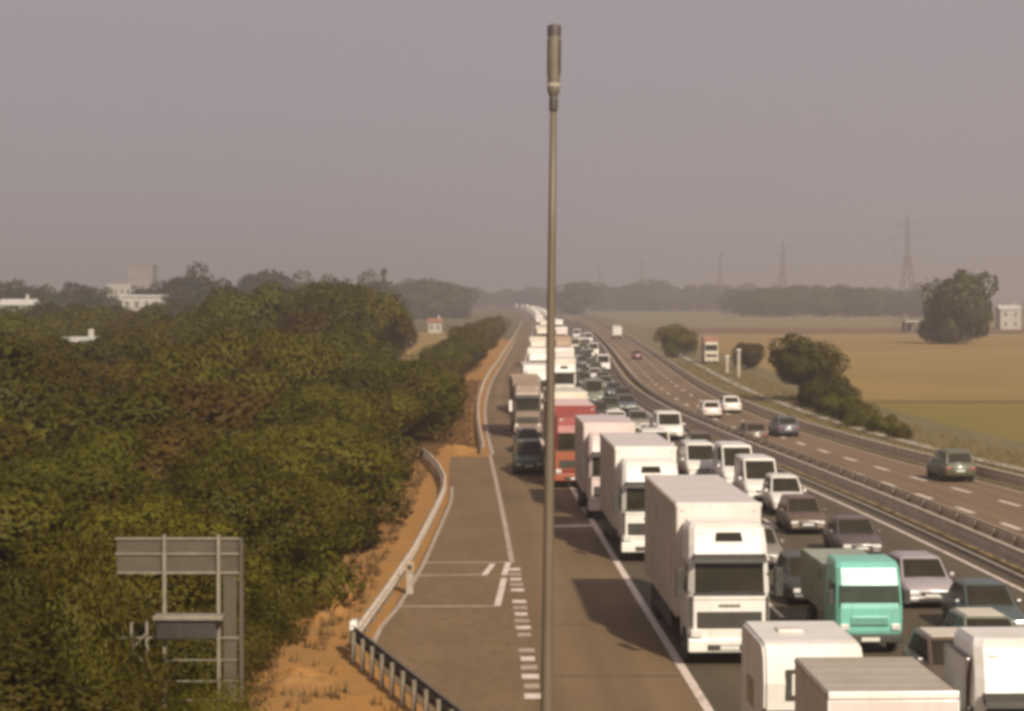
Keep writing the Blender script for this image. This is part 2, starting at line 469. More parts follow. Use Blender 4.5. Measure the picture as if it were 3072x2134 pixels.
structure(strip("stubble_field", lambda d: -0.064*d, lambda d: E(d)-5.0, 200, 640, -0.025, M_field_tan, step=20))

# ------------------------------------------------------------------ the roads
road = structure(strip("carriageway", lambda d: E(d), lambda d: M(d), 8, 2500, 0.0, M_asphalt))
M_tar = mat("tar_joint", (0.055,0.040,0.026), (0.075,0.055,0.034), scale=3, rough=0.8, world_pos=True)
for dj, wj in ((57.4,0.10),(66.5,0.07),(75.2,0.09),(92.0,0.10),(108.5,0.10)):
    me_ = bpy.data.meshes.new("tar_joint")
    x0_, x1_ = E(dj)+0.35, A(dj)-0.2
    pts_ = [(x0_+(x1_-x0_)*k_/8, dj+0.05*math.sin(k_*2.1+dj)) for k_ in range(9)]
    me_.from_pydata([(x, y-wj/2, 0.006) for x, y in pts_]+[(x, y+wj/2, 0.006) for x, y in pts_], [], [(k_, k_+1, k_+10, k_+9) for k_ in range(8)])
    me_.materials.append(M_tar); link("tar_joint", me_, road)
M_lanes = asphalt_mat("porous_asphalt", (0.098,0.074,0.046), (0.060,0.045,0.027), 3.75)
lanes = structure(strip("running_lanes", lambda d: A(d)+0.13, lambda d: M(d)-0.02, 8, 2500, 0.004, M_lanes))
opp = structure(strip("opposite_carriageway", lambda d: M(d)+2.0, lambda d: RR(d)-0.25, 20, 2500, 0.0, M_asphalt_far))
LAY = [(43.2,0.78),(49.3,-1.15),(54,-2.45),(59,-3.75),(61.5,-4.2),(70,-3.92),(80,-3.58),(90,-3.42),(100,-3.28),(108,-3.22),(114,-3.38),(125,-3.7),(137,-3.9)]
layby = structure(strip("layby", lambda d: min(float(np.interp(d, [p[0] for p in LAY], [p[1] for p in LAY])), E(d)-0.02), lambda d: E(d)+0.01, 43.6, 137, 0.004, M_layby, step=1.5))
median = strip("median_strip", lambda d: M(d)+0.1, lambda d: M(d)+2.1, 20, 2500, 0.12, M_dirt2)
structure(median)
def kerb(name, f, w, d0, d1, z1, m, parent):
    ds = []
    d = d0
    while d < d1: ds.append(d); d += 6*max(1, d/150)
    ds.append(d1)
    bm = bmesh.new()
    loft(bm, [[(f(d)-w/2,d,-0.05),(f(d)+w/2,d,-0.05),(f(d)+w/2,d,z1),(f(d)-w/2,d,z1)] for d in ds])
    bmesh.ops.recalc_face_normals(bm, faces=bm.faces)
    me = bpy.data.meshes.new(name); bm.to_mesh(me); bm.free(); me.materials.append(m)
    return link(name, me, parent)
kerb("kerb", lambda d: M(d)+0.02, 0.18, 20, 900, 0.135, M_concrete, median)
kerb("kerb", lambda d: M(d)+2.18, 0.18, 20, 900, 0.135, M_concrete, median)

def line(name, f, w, d0, d1, z, m, parent, step=4.0):
    return strip(name, lambda d: f(d)-w/2, lambda d: f(d)+w/2, d0, d1, z, m, step, parent)
line("edge_line", A, 0.24, 8, 900, 0.008, M_paint, road)
line("edge_line", lambda d: M(d)-0.75, 0.18, 20, 700, 0.008, M_paint, road)
line("edge_line", lambda d: E(d)+0.16, 0.24, 139, 600, 0.008, M_paint_old, road)
line("layby_line", lambda d: E(d)-0.02, 0.20, 82, 139, 0.012, M_paint_old, layby)
LE = table([(d_, x_+0.16) for d_, x_ in LAY])
line("layby_line", LE, 0.15, 62, 115, 0.012, M_paint_old, layby)
# the bar marks along the mouth of the lay-by
d = 47.0
k = 0
while d < 81:
    if k % 7 != 4:
        line("bar_mark", lambda q: E(q)+0.02, 0.46 if k % 3 else 0.40, d, d+0.72, 0.012, M_paint if k % 2 else M_paint_old, layby, step=0.5)
    d += 1.42; k += 1
def band(name, p, q, w, m, parent, z=0.0125):
    p, q = Vector((*p, z)), Vector((*q, z))
    n = (q-p).cross(Vector((0,0,1))).normalized()*w/2
    me = bpy.data.meshes.new(name)
    me.from_pydata([tuple(p-n), tuple(q-n), tuple(q+n), tuple(p+n)], [], [(0,1,2,3)]); me.materials.append(m)
    o = link(name, me, parent)
    if me.polygons[0].normal.z < 0: me.flip_normals()
    return o
F_, CX_, HY_ = 4800.0, 1149.0, 668.0
def G(x, y, z=0.0):
    d = F_*(CAM_H-z)/(y-HY_)
    return ((x-CX_)/F_*d, d)
band("cross_mark", G(945,1265), G(1140,1264), 0.28, M_paint_old, layby)
band("cross_mark", G(920,1294), G(1085,1292), 0.28, M_paint_old, layby)
band("cross_mark", G(885,1364), G(1118,1363), 0.28, M_paint_old, layby)
band("slanted_mark", G(1106,1268), G(1086,1294), 0.22, M_paint, layby, 0.016)
band("slanted_mark", G(1141,1264), G(1131,1294), 0.22, M_paint, layby, 0.016)
band("slanted_mark", G(1131,1300), G(1116,1363), 0.22, M_paint, layby, 0.016)
# a cross line of the carriageway ahead of the second lorry
band("cross_mark", G(1238,1183), G(1338,1180), 0.9, M_paint, road, 0.012)
for off, d0 in ((4.1, 84), (8.0, 86)):
    d = d0 - 52
    while d < 420:
        k = max(0.82, (M(d)-A(d))/14.0)
        line("lane_dash", lambda q: A(q)+off*k, 0.15, d, d+4.5, 0.008, M_paint, road, step=2)
        d += 12.0
LO = table([(40,5.2),(96,4.6),(122,4.05),(200,4.1),(1500,4.2)])
UO = table([(40,9.0),(106,7.6),(122,6.6),(138,6.0),(200,6.2),(1500,6.4)])
for fo, d0 in ((LO, 50.5), (UO, 54)):
    d = d0
    while d < 460:
        line("lane_dash", lambda q: M(q)+fo(q), 0.30, d, d+3.0, 0.008, M_paint, opp, step=2)
        d += 7.2 if d < 160 else 12
line("edge_line", lambda d: M(d)+2.55, 0.2, 40, 700, 0.008, M_paint_old, opp)
line("edge_line", lambda d: RR(d)-0.65, 0.2, 40, 700, 0.008, M_paint_old, opp)
chan = kerb("drainage_channel", lambda d: RR(d)+4.4, 0.9, 60, 420, 0.10, M_concrete, None)
structure(chan)

# ------------------------------------------------------------------ crash barriers
def resample(pts, step):
    out = [Vector(pts[0])]
    for a, b in zip(pts[:-1], pts[1:]):
        a, b = Vector(a), Vector(b)
        n = max(1, int((b-a).length/step))
        for k in range(1, n+1): out.append(a+(b-a)*k/n)
    return out
WPROF = [(0.00,0.44),(0.05,0.47),(0.05,0.53),(0.00,0.56),(0.00,0.63),(0.05,0.66),(0.05,0.72),(0.00,0.75),
         (-0.03,0.75),(0.02,0.71),(0.02,0.67),(-0.03,0.64),(-0.03,0.55),(0.02,0.52),(0.02,0.48),(-0.03,0.44)]
def post_mesh():
    def f(bm): box(bm, -0.06,0.06,-0.05,0.05,-0.3,0.70)
    return mesh("post", M_post, f)
def guardrail(label, pts, side, z0=0.0, post_step=3.0, single_to=150, scale=1.0, beam_mat=None, double=False):
    """a steel barrier along pts; side +1: its face looks to the left of the run"""
    root = empty("guardrail", (pts[0][0], pts[0][1], z0))
    tag(root, label, "guardrail", "steel crash barriers of the motorway")
    o = Vector((pts[0][0], pts[0][1], 0))
    P = [Vector((p[0], p[1], 0))-o for p in pts]
    rings = []
    for i, p in enumerate(P):
        t = (P[min(i+1, len(P)-1)]-P[max(i-1, 0)]).normalized()
        n = Vector((-t.y, t.x, 0))*side
        rings.append([tuple(p+n*a*1.3*scale+Vector((0,0,z*scale))) for a, z in WPROF])
    bm = bmesh.new(); loft(bm, rings); bmesh.ops.recalc_face_normals(bm, faces=bm.faces)
    me = bpy.data.meshes.new("beam"); bm.to_mesh(me); bm.free(); me.materials.append(beam_mat or M_rail)
    link("beam", me, root)
    if double:
        lo = link("lower_beam", me, root, (0, 0, -0.335*scale))
    far = bmesh.new()
    n_far = 0
    acc = 0.0
    for i in range(len(P)-1):
        a, b = P[i], P[i+1]
        L = (b-a).length
        while acc <= L:
            q = a+(b-a)*(acc/L) if L else a
            t = (b-a).normalized(); n = Vector((-t.y, t.x, 0))*side
            q = q - n*0.13
            if q.y+o.y < single_to:
                po = link("post", post_mesh(), root, tuple(q), (0,0,math.atan2(t.y,t.x)))
                po.scale = (1,1,scale)
            else:
                box(far, q.x-0.06,q.x+0.06,q.y-0.05,q.y+0.05,-0.3,0.70*scale); n_far += 1
            acc += post_step if q.y+o.y < 250 else post_step*2
        acc -= L
    if n_far:
        me = bpy.data.meshes.new("far_posts"); far.to_mesh(me); me.materials.append(M_post)
        fo = link("far_posts", me, root); fo["kind"] = "stuff"
    far.free()
    return root
def along(f, d0, d1, step=6.0):
    out = []; d = d0
    while d < d1:
        out.append((f(d), d)); d += step*max(1, d/200)
    out.append((f(d1), d1)); return out
guardrail("short dark-backed steel barrier slanting across the near end of the lay-by", [(0.12,43.2),(-0.72,46.3),(-1.54,49.3),(-2.84,54.1),(-4.16,59.0),(-4.5,60.2)], -1, post_step=1.3, scale=1.25, beam_mat=M_rail_shade)
guardrail("pale steel barrier along the outer edge of the lay-by, curling away at its far end",
          [(-4.45,61.2),(-4.1,70),(-3.74,80.7),(-3.55,92),(-3.42,102),(-3.4,108),(-3.6,114),(-4.2,122),(-4.95,129),(-5.85,136)], -1, post_step=2.0, single_to=140)
guardrail("long steel barrier bordering the left of the road beyond the lay-by", along(lambda d: E(d)-0.45, 139, 900), -1, post_step=2.5, single_to=190)
guardrail("median barrier on the queue side of the soil strip", along(lambda d: M(d)+0.45, 22, 900), 1, z0=0.12, single_to=150, double=True)
guardrail("median barrier on the side of the emptier carriageway", along(lambda d: M(d)+1.75, 30, 900), -1, z0=0.12, single_to=150, double=True)
guardrail("barrier on the far right edge of the emptier carriageway beside the hedge", along(RR, 60, 1200), 1, single_to=170, double=True)

# ------------------------------------------------------------------ vehicles
def wheel(parent, x, y, r, w):
    def ft(bm):
        lathe(bm, [(r*0.60,-w/2),(r*0.93,-w/2),(r,-w*0.36),(r,w*0.36),(r*0.93,w/2),(r*0.60,w/2)], 18, 'X')
    def fr(bm):
        lathe(bm, [(r*0.12,-w*0.53),(r*0.20,-w*0.50),(r*0.50,-w*0.40),(r*0.62,-w*0.49),(r*0.62,w*0.49),(r*0.50,w*0.40),(r*0.20,w*0.50),(r*0.12,w*0.53)], 18, 'X')
    wl = link("wheel", mesh(("tyre",r,w), M_tyre, ft, True), parent, (x, y, r))
    link("rim", mesh(("rim",r,w), M_rim, fr), wl)

def pbox(name, parent, m, x0,x1,y0,y1,z0,z1, bev=0.0, seg=2, label=None):
    o = link(name, mesh((name, x0,x1,y0,y1,z0,z1,bev), m, lambda bm: box(bm,x0,x1,y0,y1,z0,z1,bev,seg)), parent)
    if label: o["label"] = label
    return o

def vroot(name, label, cat, group, lat, d, away=False, L=0.0, f=A, turn=0.0):
    s = slope(f, d+L/2)
    rz = -math.atan(s) + turn
    if away:
        o = empty(name, (lat+s*L, d+L, 0), rz+math.pi)
    else:
        o = empty(name, (lat, d, 0), rz)
    return tag(o, label, cat, group)

QUEUE_T = "lorries queuing towards the camera"
QUEUE_C = "cars and vans queuing towards the camera"
AWAY = "vehicles driving away on the emptier carriageway"

def truck(label, lat, d, cab=P_white, boxm=P_boxgrey, roofm=None, front=None, lower=None, w=2.45, h=4.3, L=12.0, cw=2.25, ch=3.9,
          window=True, away=False, group=QUEUE_T, f=A, name="lorry", simple=False, bare=False, rack=False, turn=0.0, visor=True):
    t = vroot(name, label, "lorry", group, lat, d, away, L, f, turn)
    hc = cw/2; cl = 2.15
    front = front or boxm; roofm = roofm or boxm
    lowc = lower or cab
    # cab shell: lower body, and a high roof that leans back a little
    def fcab(bm):
        rings = []
        for z, y0, hw in ((0.55,0.06,hc*0.985),(1.0,0.0,hc),(1.95,0.0,hc),(2.95,0.13,hc*0.97),(3.35,0.24,hc*0.955),(ch-0.12,0.52,hc*0.93),(ch,0.78,hc*0.86)):
            c = 0.14
            rings.append([(-hw+c,y0,z),(hw-c,y0,z),(hw,y0+c*1.3,z),(hw,cl,z),(-hw,cl,z),(-hw,y0+c*1.3,z)])
        loft(bm, rings)
    link("cab", mesh(("cab",cw,ch), cab, fcab), t)
    if lower: pbox("lower_front", t, lowc, -hc*0.98,hc*0.98,-0.03,0.3,1.0,2.05,0.03)
    # windscreen, visor, panels
    def fws(bm): panel(bm, ((-hc*0.86,0.015,2.06),(hc*0.86,0.015,2.06),(hc*0.84,0.14,2.98),(-hc*0.84,0.14,2.98)), 0,1,0,1, 0.015)
    link("windscreen", mesh(("windscreen",cw), M_glass, fws), t)
    if not simple:
        for s in (-0.42, 0.18):
            pbox("wiper", t, M_black, s*cw/2, s*cw/2+0.62, -0.035, -0.005, 2.08, 2.115)
        if visor:
            o = link("sun_visor", mesh(("sun_visor",cw), M_black, lambda bm: hexa(bm, [(-hc*0.9,-0.16,2.90),(hc*0.9,-0.16,2.90),(hc*0.9,0.12,2.98),(-hc*0.9,0.12,2.98),(-hc*0.9,-0.14,3.02),(hc*0.9,-0.14,3.02),(hc*0.9,0.14,3.12),(-hc*0.9,0.14,3.12)])), t)
    if window:
        def fw(bm): panel(bm, ((-0.36,0.285,3.45),(0.40,0.285,3.45),(0.36,0.40,3.68),(-0.32,0.40,3.68)), 0,1,0,1, 0.03, 0.1)
        link("roof_window", mesh(("roof_window",ch), M_glass, fw), t)
    # grille, bumper, lamps
    pbox("grille", t, M_black, -hc*0.80,hc*0.80,-0.035,0.05,1.08,1.54,0.02)
    if not simple:
        for k in range(4):
            pbox("grille_bar", t, M_chassis, -hc*0.62,hc*0.62,-0.055,-0.03,1.12+0.11*k,1.15+0.11*k)
    pbox("bumper", t, lowc if not simple else lowc, -hc*1.02,hc*1.02,-0.10,0.25,0.42,0.80,0.05)
    pbox("air_intake", t, M_black, -hc*0.55,hc*0.55,-0.118,-0.05,0.48,0.64,0.01)
    pbox("number_plate", t, M_plate, -0.26,0.26,-0.130,-0.10,0.50,0.62)
    for s in (-1, 1):
        pbox("headlamp", t, M_lamp, min(s*hc*0.68,s*hc*0.95),max(s*hc*0.68,s*hc*0.95),-0.060,0.1,0.84,1.04,0.02)
        if not simple:
            pbox("side_window", t, M_glass, min(s*hc*0.985,s*(hc+0.012)),max(s*hc*0.985,s*(hc+0.012)),0.45,1.45,1.98,2.80,0)
            pbox("mirror", t, M_black if not rack else P_white, min(s*(hc+0.14),s*(hc+0.36)),max(s*(hc+0.14),s*(hc+0.36)),-0.02,0.14,1.95,2.75,0.03)
            pbox("mirror_arm", t, M_black, min(s*(hc-0.03),s*(hc+0.16)),max(s*(hc-0.03),s*(hc+0.16)),0.04,0.10,2.62,2.68)
            pbox("mirror_arm", t, M_black, min(s*(hc-0.03),s*(hc+0.16)),max(s*(hc-0.03),s*(hc+0.16)),0.04,0.10,2.02,2.08)
            pbox("step", t, M_chassis, min(s*hc*0.80,s*hc),max(s*hc*0.80,s*hc),0.3,1.6,0.32,0.55,0.03)
    if not simple:
        pbox("cowl", t, M_black, -hc*0.88,hc*0.88,-0.03,0.03,1.985,2.055,0.01)
        pbox("badge_plate", t, M_rim, -0.30,0.30,-0.02,0.02,1.66,1.76,0.01)
        pbox("panel_seam", t, M_chassis, -hc*0.90,hc*0.90,-0.006,0.02,1.86,1.875)
        for s in (-1, 1):
            pbox("corner_trim", t, M_chassis, min(s*hc*0.90,s*hc*0.97),max(s*hc*0.90,s*hc*0.97),-0.012,0.22,1.12,1.95,0.01)
            pbox("door_seam", t, M_black, min(s*hc*0.99,s*(hc+0.006)),max(s*hc*0.99,s*(hc+0.006)),1.52,1.55,0.8,2.85)
            pbox("roof_lamp", t, M_lamp, min(s*hc*0.60,s*hc*0.74),max(s*hc*0.60,s*hc*0.74),0.42,0.52,ch-0.30,ch-0.20,0.01)
    # chassis and load
    pbox("chassis", t, M_chassis, -0.45,0.45,1.0,L-0.15,0.62,1.0)
    hb = w/2
    if bare:
        pbox("load_bed", t, M_chassis, -hb,hb,2.6,L,1.0,1.28,0.02)
        for s in (-1, 1): pbox("shade_panel", t, P_brown, min(s*(hc-0.05),s*(hc+0.03)),max(s*(hc-0.05),s*(hc+0.03)),0.75,2.5,0.9,ch-0.35,0.02)  # dark panels added to paint the shade on the cab's side
        pbox("headboard", t, boxm, -hb,hb,2.55,2.68,1.28,2.6,0.02)
    else:
        y0 = cl+0.28
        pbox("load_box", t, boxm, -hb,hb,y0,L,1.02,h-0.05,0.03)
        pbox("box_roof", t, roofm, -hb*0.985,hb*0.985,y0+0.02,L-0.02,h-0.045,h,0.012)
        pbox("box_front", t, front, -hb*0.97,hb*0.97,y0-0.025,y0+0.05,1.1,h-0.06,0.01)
        if not simple:
            for s in (-1, 1):
                pbox("roof_edge", t, P_boxgrey, min(s*hb*0.985,s*(hb+0.02)),max(s*hb*0.985,s*(hb+0.02)),y0,L,h-0.12,h-0.03)
                pbox("marker_lamp", t, M_lamp, min(s*hb*0.80,s*hb*0.90),max(s*hb*0.80,s*hb*0.90),y0-0.05,y0-0.02,h-0.22,h-0.16)
        pbox("top_rail", t, front, -hb*1.005,hb*1.005,y0-0.03,y0+0.10,h-0.09,h+0.02,0.01)
        if not simple:
            for s in (-1, 1):
                pbox("side_skirt", t, M_chassis, min(s*hb*0.94,s*hb*0.98),max(s*hb*0.94,s*hb*0.98),4.0,L-4.0,0.45,1.0,0.01)
                n = int((L-y0)/1.55)
                for k in range(1, n):
                    yy = y0+(L-y0)*k/n
                    pbox("side_rib", t, boxm, min(s*hb*0.99,s*(hb+0.018)),max(s*hb*0.99,s*(hb+0.018)),yy-0.03,yy+0.03,1.08,h-0.12)
        if away:
            for s in (-1, 1): pbox("rear_lamp", t, M_tail, min(s*0.8,s*1.05),max(s*0.8,s*1.05),L-0.05,L+0.03,0.8,0.98)
            for s in (-1, 1): pbox("rear_door", t, boxm, min(s*0.02,s*hb*0.95),max(s*0.02,s*hb*0.95),L-0.02,L+0.03,1.1,h-0.1,0.01)
    for y in ((0.95, L-3.3, L-2.1) if not simple else (0.95, L-2.2)):
        for s in (-1, 1): wheel(t, s*(w/2-0.20), y, 0.50, 0.30)
    return t

def car(label, lat, d, body=P_grey, w=1.75, h=1.48, L=4.15, style="hatch", away=False, group=QUEUE_C, f=A, glass=None, name=None, cat="car", roofm=None, simple=False, turn=0.0):
    """style: hatch, saloon, suv, van"""
    name = name or ("van" if style == "van" else "car")
    t = vroot(name, label, cat, group, lat, d, away, L, f, turn)
    gl = glass or M_glass
    hw = w/2
    k = {"hatch":(0.245,0.44,0.86,0.965),"saloon":(0.27,0.45,0.74,0.88),"suv":(0.25,0.42,0.90,0.975),"van":(0.16,0.33,0.975,0.992)}[style]
    zb = {"hatch":0.90,"saloon":0.88,"suv":1.02,"van":1.12}[style]*(h/{"hatch":1.48,"saloon":1.44,"suv":1.70,"van":2.1}[style])**0.6
    zc = 0.30 if style in ("suv","van") else 0.22
    r = 0.31 if style in ("hatch","saloon") else 0.35
    # lower body: cross sections along the length
    st = [(0.0,0.80,zc+0.10,zb*0.62,zb*0.66),(0.02,0.90,zc+0.02,zb*0.72,zb*0.77),(0.07,0.965,zc,zb*0.80,zb*0.86),(k[0],1.0,zc,zb*0.95,zb*1.02),
          (0.5,1.0,zc,zb*0.98,zb*1.03),(0.85,0.99,zc,zb*0.99,zb*1.03),(0.975,0.94,zc+0.05,zb*0.97,zb*1.01),(1.0,0.86,zc+0.16,zb*0.86,zb*0.92)]
    def fb(bm):
        rings = []
        for u, ww, z0, zs, zt in st:
            a = hw*ww; y = u*L
            rings.append([(-a*0.86,y,z0),(a*0.86,y,z0),(a*0.985,y,z0+0.10),(a,y,(z0+zs)*0.55),(a*0.965,y,zs),(a*0.84,y,zt),(0,y,zt+0.025),(-a*0.84,y,zt),(-a*0.965,y,zs),(-a,y,(z0+zs)*0.55),(-a*0.985,y,z0+0.10)])
        loft(bm, rings)
    link("body", mesh(("body",style,w,h,L), body, fb, True), t)
    # cabin frustum
    y0,y1,y2,y3 = k[0]*L-0.02, k[1]*L, k[2]*L, k[3]*L
    bw, tw = hw*0.90, hw*(0.86 if style == "van" else 0.74)
    zt = zb*0.99
    c = [(-bw,y0,zt),(bw,y0,zt),(bw,y3,zt),(-bw,y3,zt),(-tw,y1,h),(tw,y1,h),(tw,y2,h-0.02),(-tw,y2,h-0.02)]
    link("cabin", mesh(("cabin",style,w,h,L), body, lambda bm: hexa(bm, c, 0.07, 3), True), t)
    rf = lambda bm: hexa(bm, [(-tw*0.84,y1+0.10,h-0.03),(tw*0.84,y1+0.10,h-0.03),(tw*0.84,y2-0.10,h-0.03),(-tw*0.84,y2-0.10,h-0.03),(-tw*0.80,y1+0.13,h+0.012),(tw*0.80,y1+0.13,h+0.012),(tw*0.80,y2-0.13,h+0.012),(-tw*0.80,y2-0.13,h+0.012)])
    link("roof", mesh(("roof",style,w,h,L), roofm or body, rf), t)
    front = (c[0],c[1],c[5],c[4]); back = (c[2],c[3],c[7],c[6])
    left = (c[3],c[0],c[4],c[7]); right = (c[1],c[2],c[6],c[5])
    link("windscreen", mesh(("windscreen",style,w,h,L), gl, lambda bm: panel(bm, front, 0.055,0.945,0.06,0.90, 0.010)), t)
    link("rear_window", mesh(("rear_window",style,w,h,L), gl, lambda bm: panel(bm, back, 0.08,0.92,(0.12 if style != "van" else 0.45),0.88, 0.010)), t)
    # side windows follow the frustum in pieces
    spans = ((0.55,0.93),) if style == "van" else ((0.50,0.93),(0.10,0.46))
    for sp in spans:
        link("side_window", mesh(("sideL",style,w,h,L,sp), gl, lambda bm: panel(bm, left, sp[0],sp[1],0.14,0.86, 0.010)), t)
        link("side_window", mesh(("sideR",style,w,h,L,sp), gl, lambda bm: panel(bm, right, 1-sp[1],1-sp[0],0.14,0.86, 0.010)), t)
    zg = zb*0.52
    pbox("grille", t, M_black, -hw*0.40,hw*0.40,-0.022,0.06,zg,zg+0.12,0.01)
    pbox("bumper", t, body, -hw*0.84,hw*0.84,-0.06,0.10,zc+0.06,zg-0.04,0.04)
    pbox("air_intake", t, M_black, -hw*0.5,hw*0.5,-0.075,-0.02,zc+0.09,zc+0.19,0.005)
    pbox("number_plate", t, M_plate, -0.24,0.24,-0.080,-0.04,zc+0.21,zc+0.31)
    for s in (-1, 1):
        pbox("headlamp", t, M_lamp, min(s*hw*0.50,s*hw*0.84),max(s*hw*0.50,s*hw*0.84),-0.012,0.18,zg+0.01,zg+0.15,0.02)
        pbox("tail_lamp", t, M_tail, min(s*hw*0.60,s*hw*0.86),max(s*hw*0.60,s*hw*0.86),L-0.10,L+0.012,zb*0.70,zb*0.84,0.02)
        if not simple:
            pbox("mirror", t, body, min(s*hw*0.99,s*hw*1.17),max(s*hw*0.99,s*hw*1.17),k[0]*L+0.35,k[0]*L+0.48,zb*1.0,zb*1.0+0.14,0.03)
            pbox("door_handle", t, M_black, min(s*hw*0.97,s*hw*1.012),max(s*hw*0.97,s*hw*1.012),0.52*L,0.52*L+0.18,zb*0.86,zb*0.86+0.035)
        for yy in (0.17*L, 0.80*L): wheel(t, s*(hw-0.11), yy, r, 0.20)
    pbox("rear_plate", t, M_plate, -0.24,0.24,L-0.02,L+0.02,zb*0.60,zb*0.60+0.1)
    pbox("underbody", t, M_chassis, -hw*0.8,hw*0.8,0.1*L,0.9*L,0.14,0.34)
    return t

# ---- lorries of the queue, from the camera on
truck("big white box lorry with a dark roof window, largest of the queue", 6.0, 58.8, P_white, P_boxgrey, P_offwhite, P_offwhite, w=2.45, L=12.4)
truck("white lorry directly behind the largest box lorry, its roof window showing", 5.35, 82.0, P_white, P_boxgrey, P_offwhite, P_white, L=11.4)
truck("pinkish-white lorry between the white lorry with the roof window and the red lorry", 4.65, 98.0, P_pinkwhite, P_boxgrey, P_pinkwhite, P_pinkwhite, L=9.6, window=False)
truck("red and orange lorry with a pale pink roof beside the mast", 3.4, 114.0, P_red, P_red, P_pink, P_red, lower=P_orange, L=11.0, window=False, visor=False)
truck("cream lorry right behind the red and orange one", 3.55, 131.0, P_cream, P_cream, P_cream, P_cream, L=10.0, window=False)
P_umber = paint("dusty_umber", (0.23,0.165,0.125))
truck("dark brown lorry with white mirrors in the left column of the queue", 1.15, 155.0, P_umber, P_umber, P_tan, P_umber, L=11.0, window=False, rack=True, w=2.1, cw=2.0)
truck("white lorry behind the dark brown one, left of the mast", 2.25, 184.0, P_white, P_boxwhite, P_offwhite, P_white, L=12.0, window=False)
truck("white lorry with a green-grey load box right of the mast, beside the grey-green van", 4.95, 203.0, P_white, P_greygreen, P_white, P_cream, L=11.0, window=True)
truck("second white lorry of the column left of the mast", 3.0, 246.0, P_white, P_boxwhite, P_pinkwhite, P_white, L=12.0, window=False, simple=True)
truck("pale pink lorry right of the mast, abreast of a white one", 6.0, 247.0, P_pinkwhite, P_boxwhite, P_pinkwhite, P_white, L=12.0, window=False, simple=True)
truck("cream lorry third in the column left of the mast", 3.8, 316.0, P_cream, P_cream, P_cream, P_cream, L=12.0, window=False, simple=True)
truck("tan lorry third in the column right of the mast", 7.6, 320.0, P_tan, P_tan, P_tan, P_tan, L=12.0, window=False, simple=True)
truck("small far cream lorry fourth in the column left of the mast", 6.1, 430.0, P_cream, P_cream, P_cream, P_cream, L=12.0, window=False, simple=True)
truck("small far pinkish lorry fourth in the column right of the mast", 9.8, 424.0, P_pinkwhite, P_pinkwhite, P_pinkwhite, P_white, L=12.0, window=False, simple=True)
truck("tiny far lorry fifth in the column left of the mast", 8.4, 560.0, P_cream, P_cream, P_tan, P_cream, L=12.0, window=False, simple=True)
truck("tiny far pale lorry fifth in the column right of the mast", 12.5, 575.0, P_white, P_boxwhite, P_white, P_white, L=12.0, window=False, simple=True)
truck("tiny hazy lorry sixth in the column left of the mast", 9.2, 720.0, P_white, P_boxwhite, P_white, P_white, L=12.0, window=False, simple=True)
truck("tiny hazy lorry sixth in the column right of the mast", 13.2, 735.0, P_cream, P_cream, P_cream, P_cream, L=12.0, window=False, simple=True)
for i, (dd, off, p) in enumerate(((640,2.0,P_offwhite),(655,5.8,P_white),(800,2.0,P_cream),(815,5.8,P_offwhite),(890,2.0,P_white),(905,5.9,P_cream),(985,2.0,P_white),(1000,6.0,P_white),(1100,2.0,P_offwhite),(1120,6.2,P_white),(1240,2.1,P_white),(1260,6.5,P_white),(1400,2.1,P_white),(1430,6.6,P_cream),(1580,2.2,P_white),(1600,6.8,P_white),(1800,2.4,P_white),(1830,7.0,P_white),(2050,2.4,P_white))):
    truck("faint pale lorry in the hazy far end of the queue, left column" if off < 4 else "faint pale lorry in the hazy far end of the queue, right column", A(dd)+off, dd, p, P_boxwhite, p, p, L=13.0, window=False, simple=True,
          group="lorries in the hazy far end of the queue, "+("left" if off < 4 else "right")+" column")
truck("white flatbed lorry cut off by the right edge of the picture", 9.48, 38.0, P_white, P_boxwhite, w=2.4, L=12.0, ch=4.0, cw=2.35, window=False, bare=True)

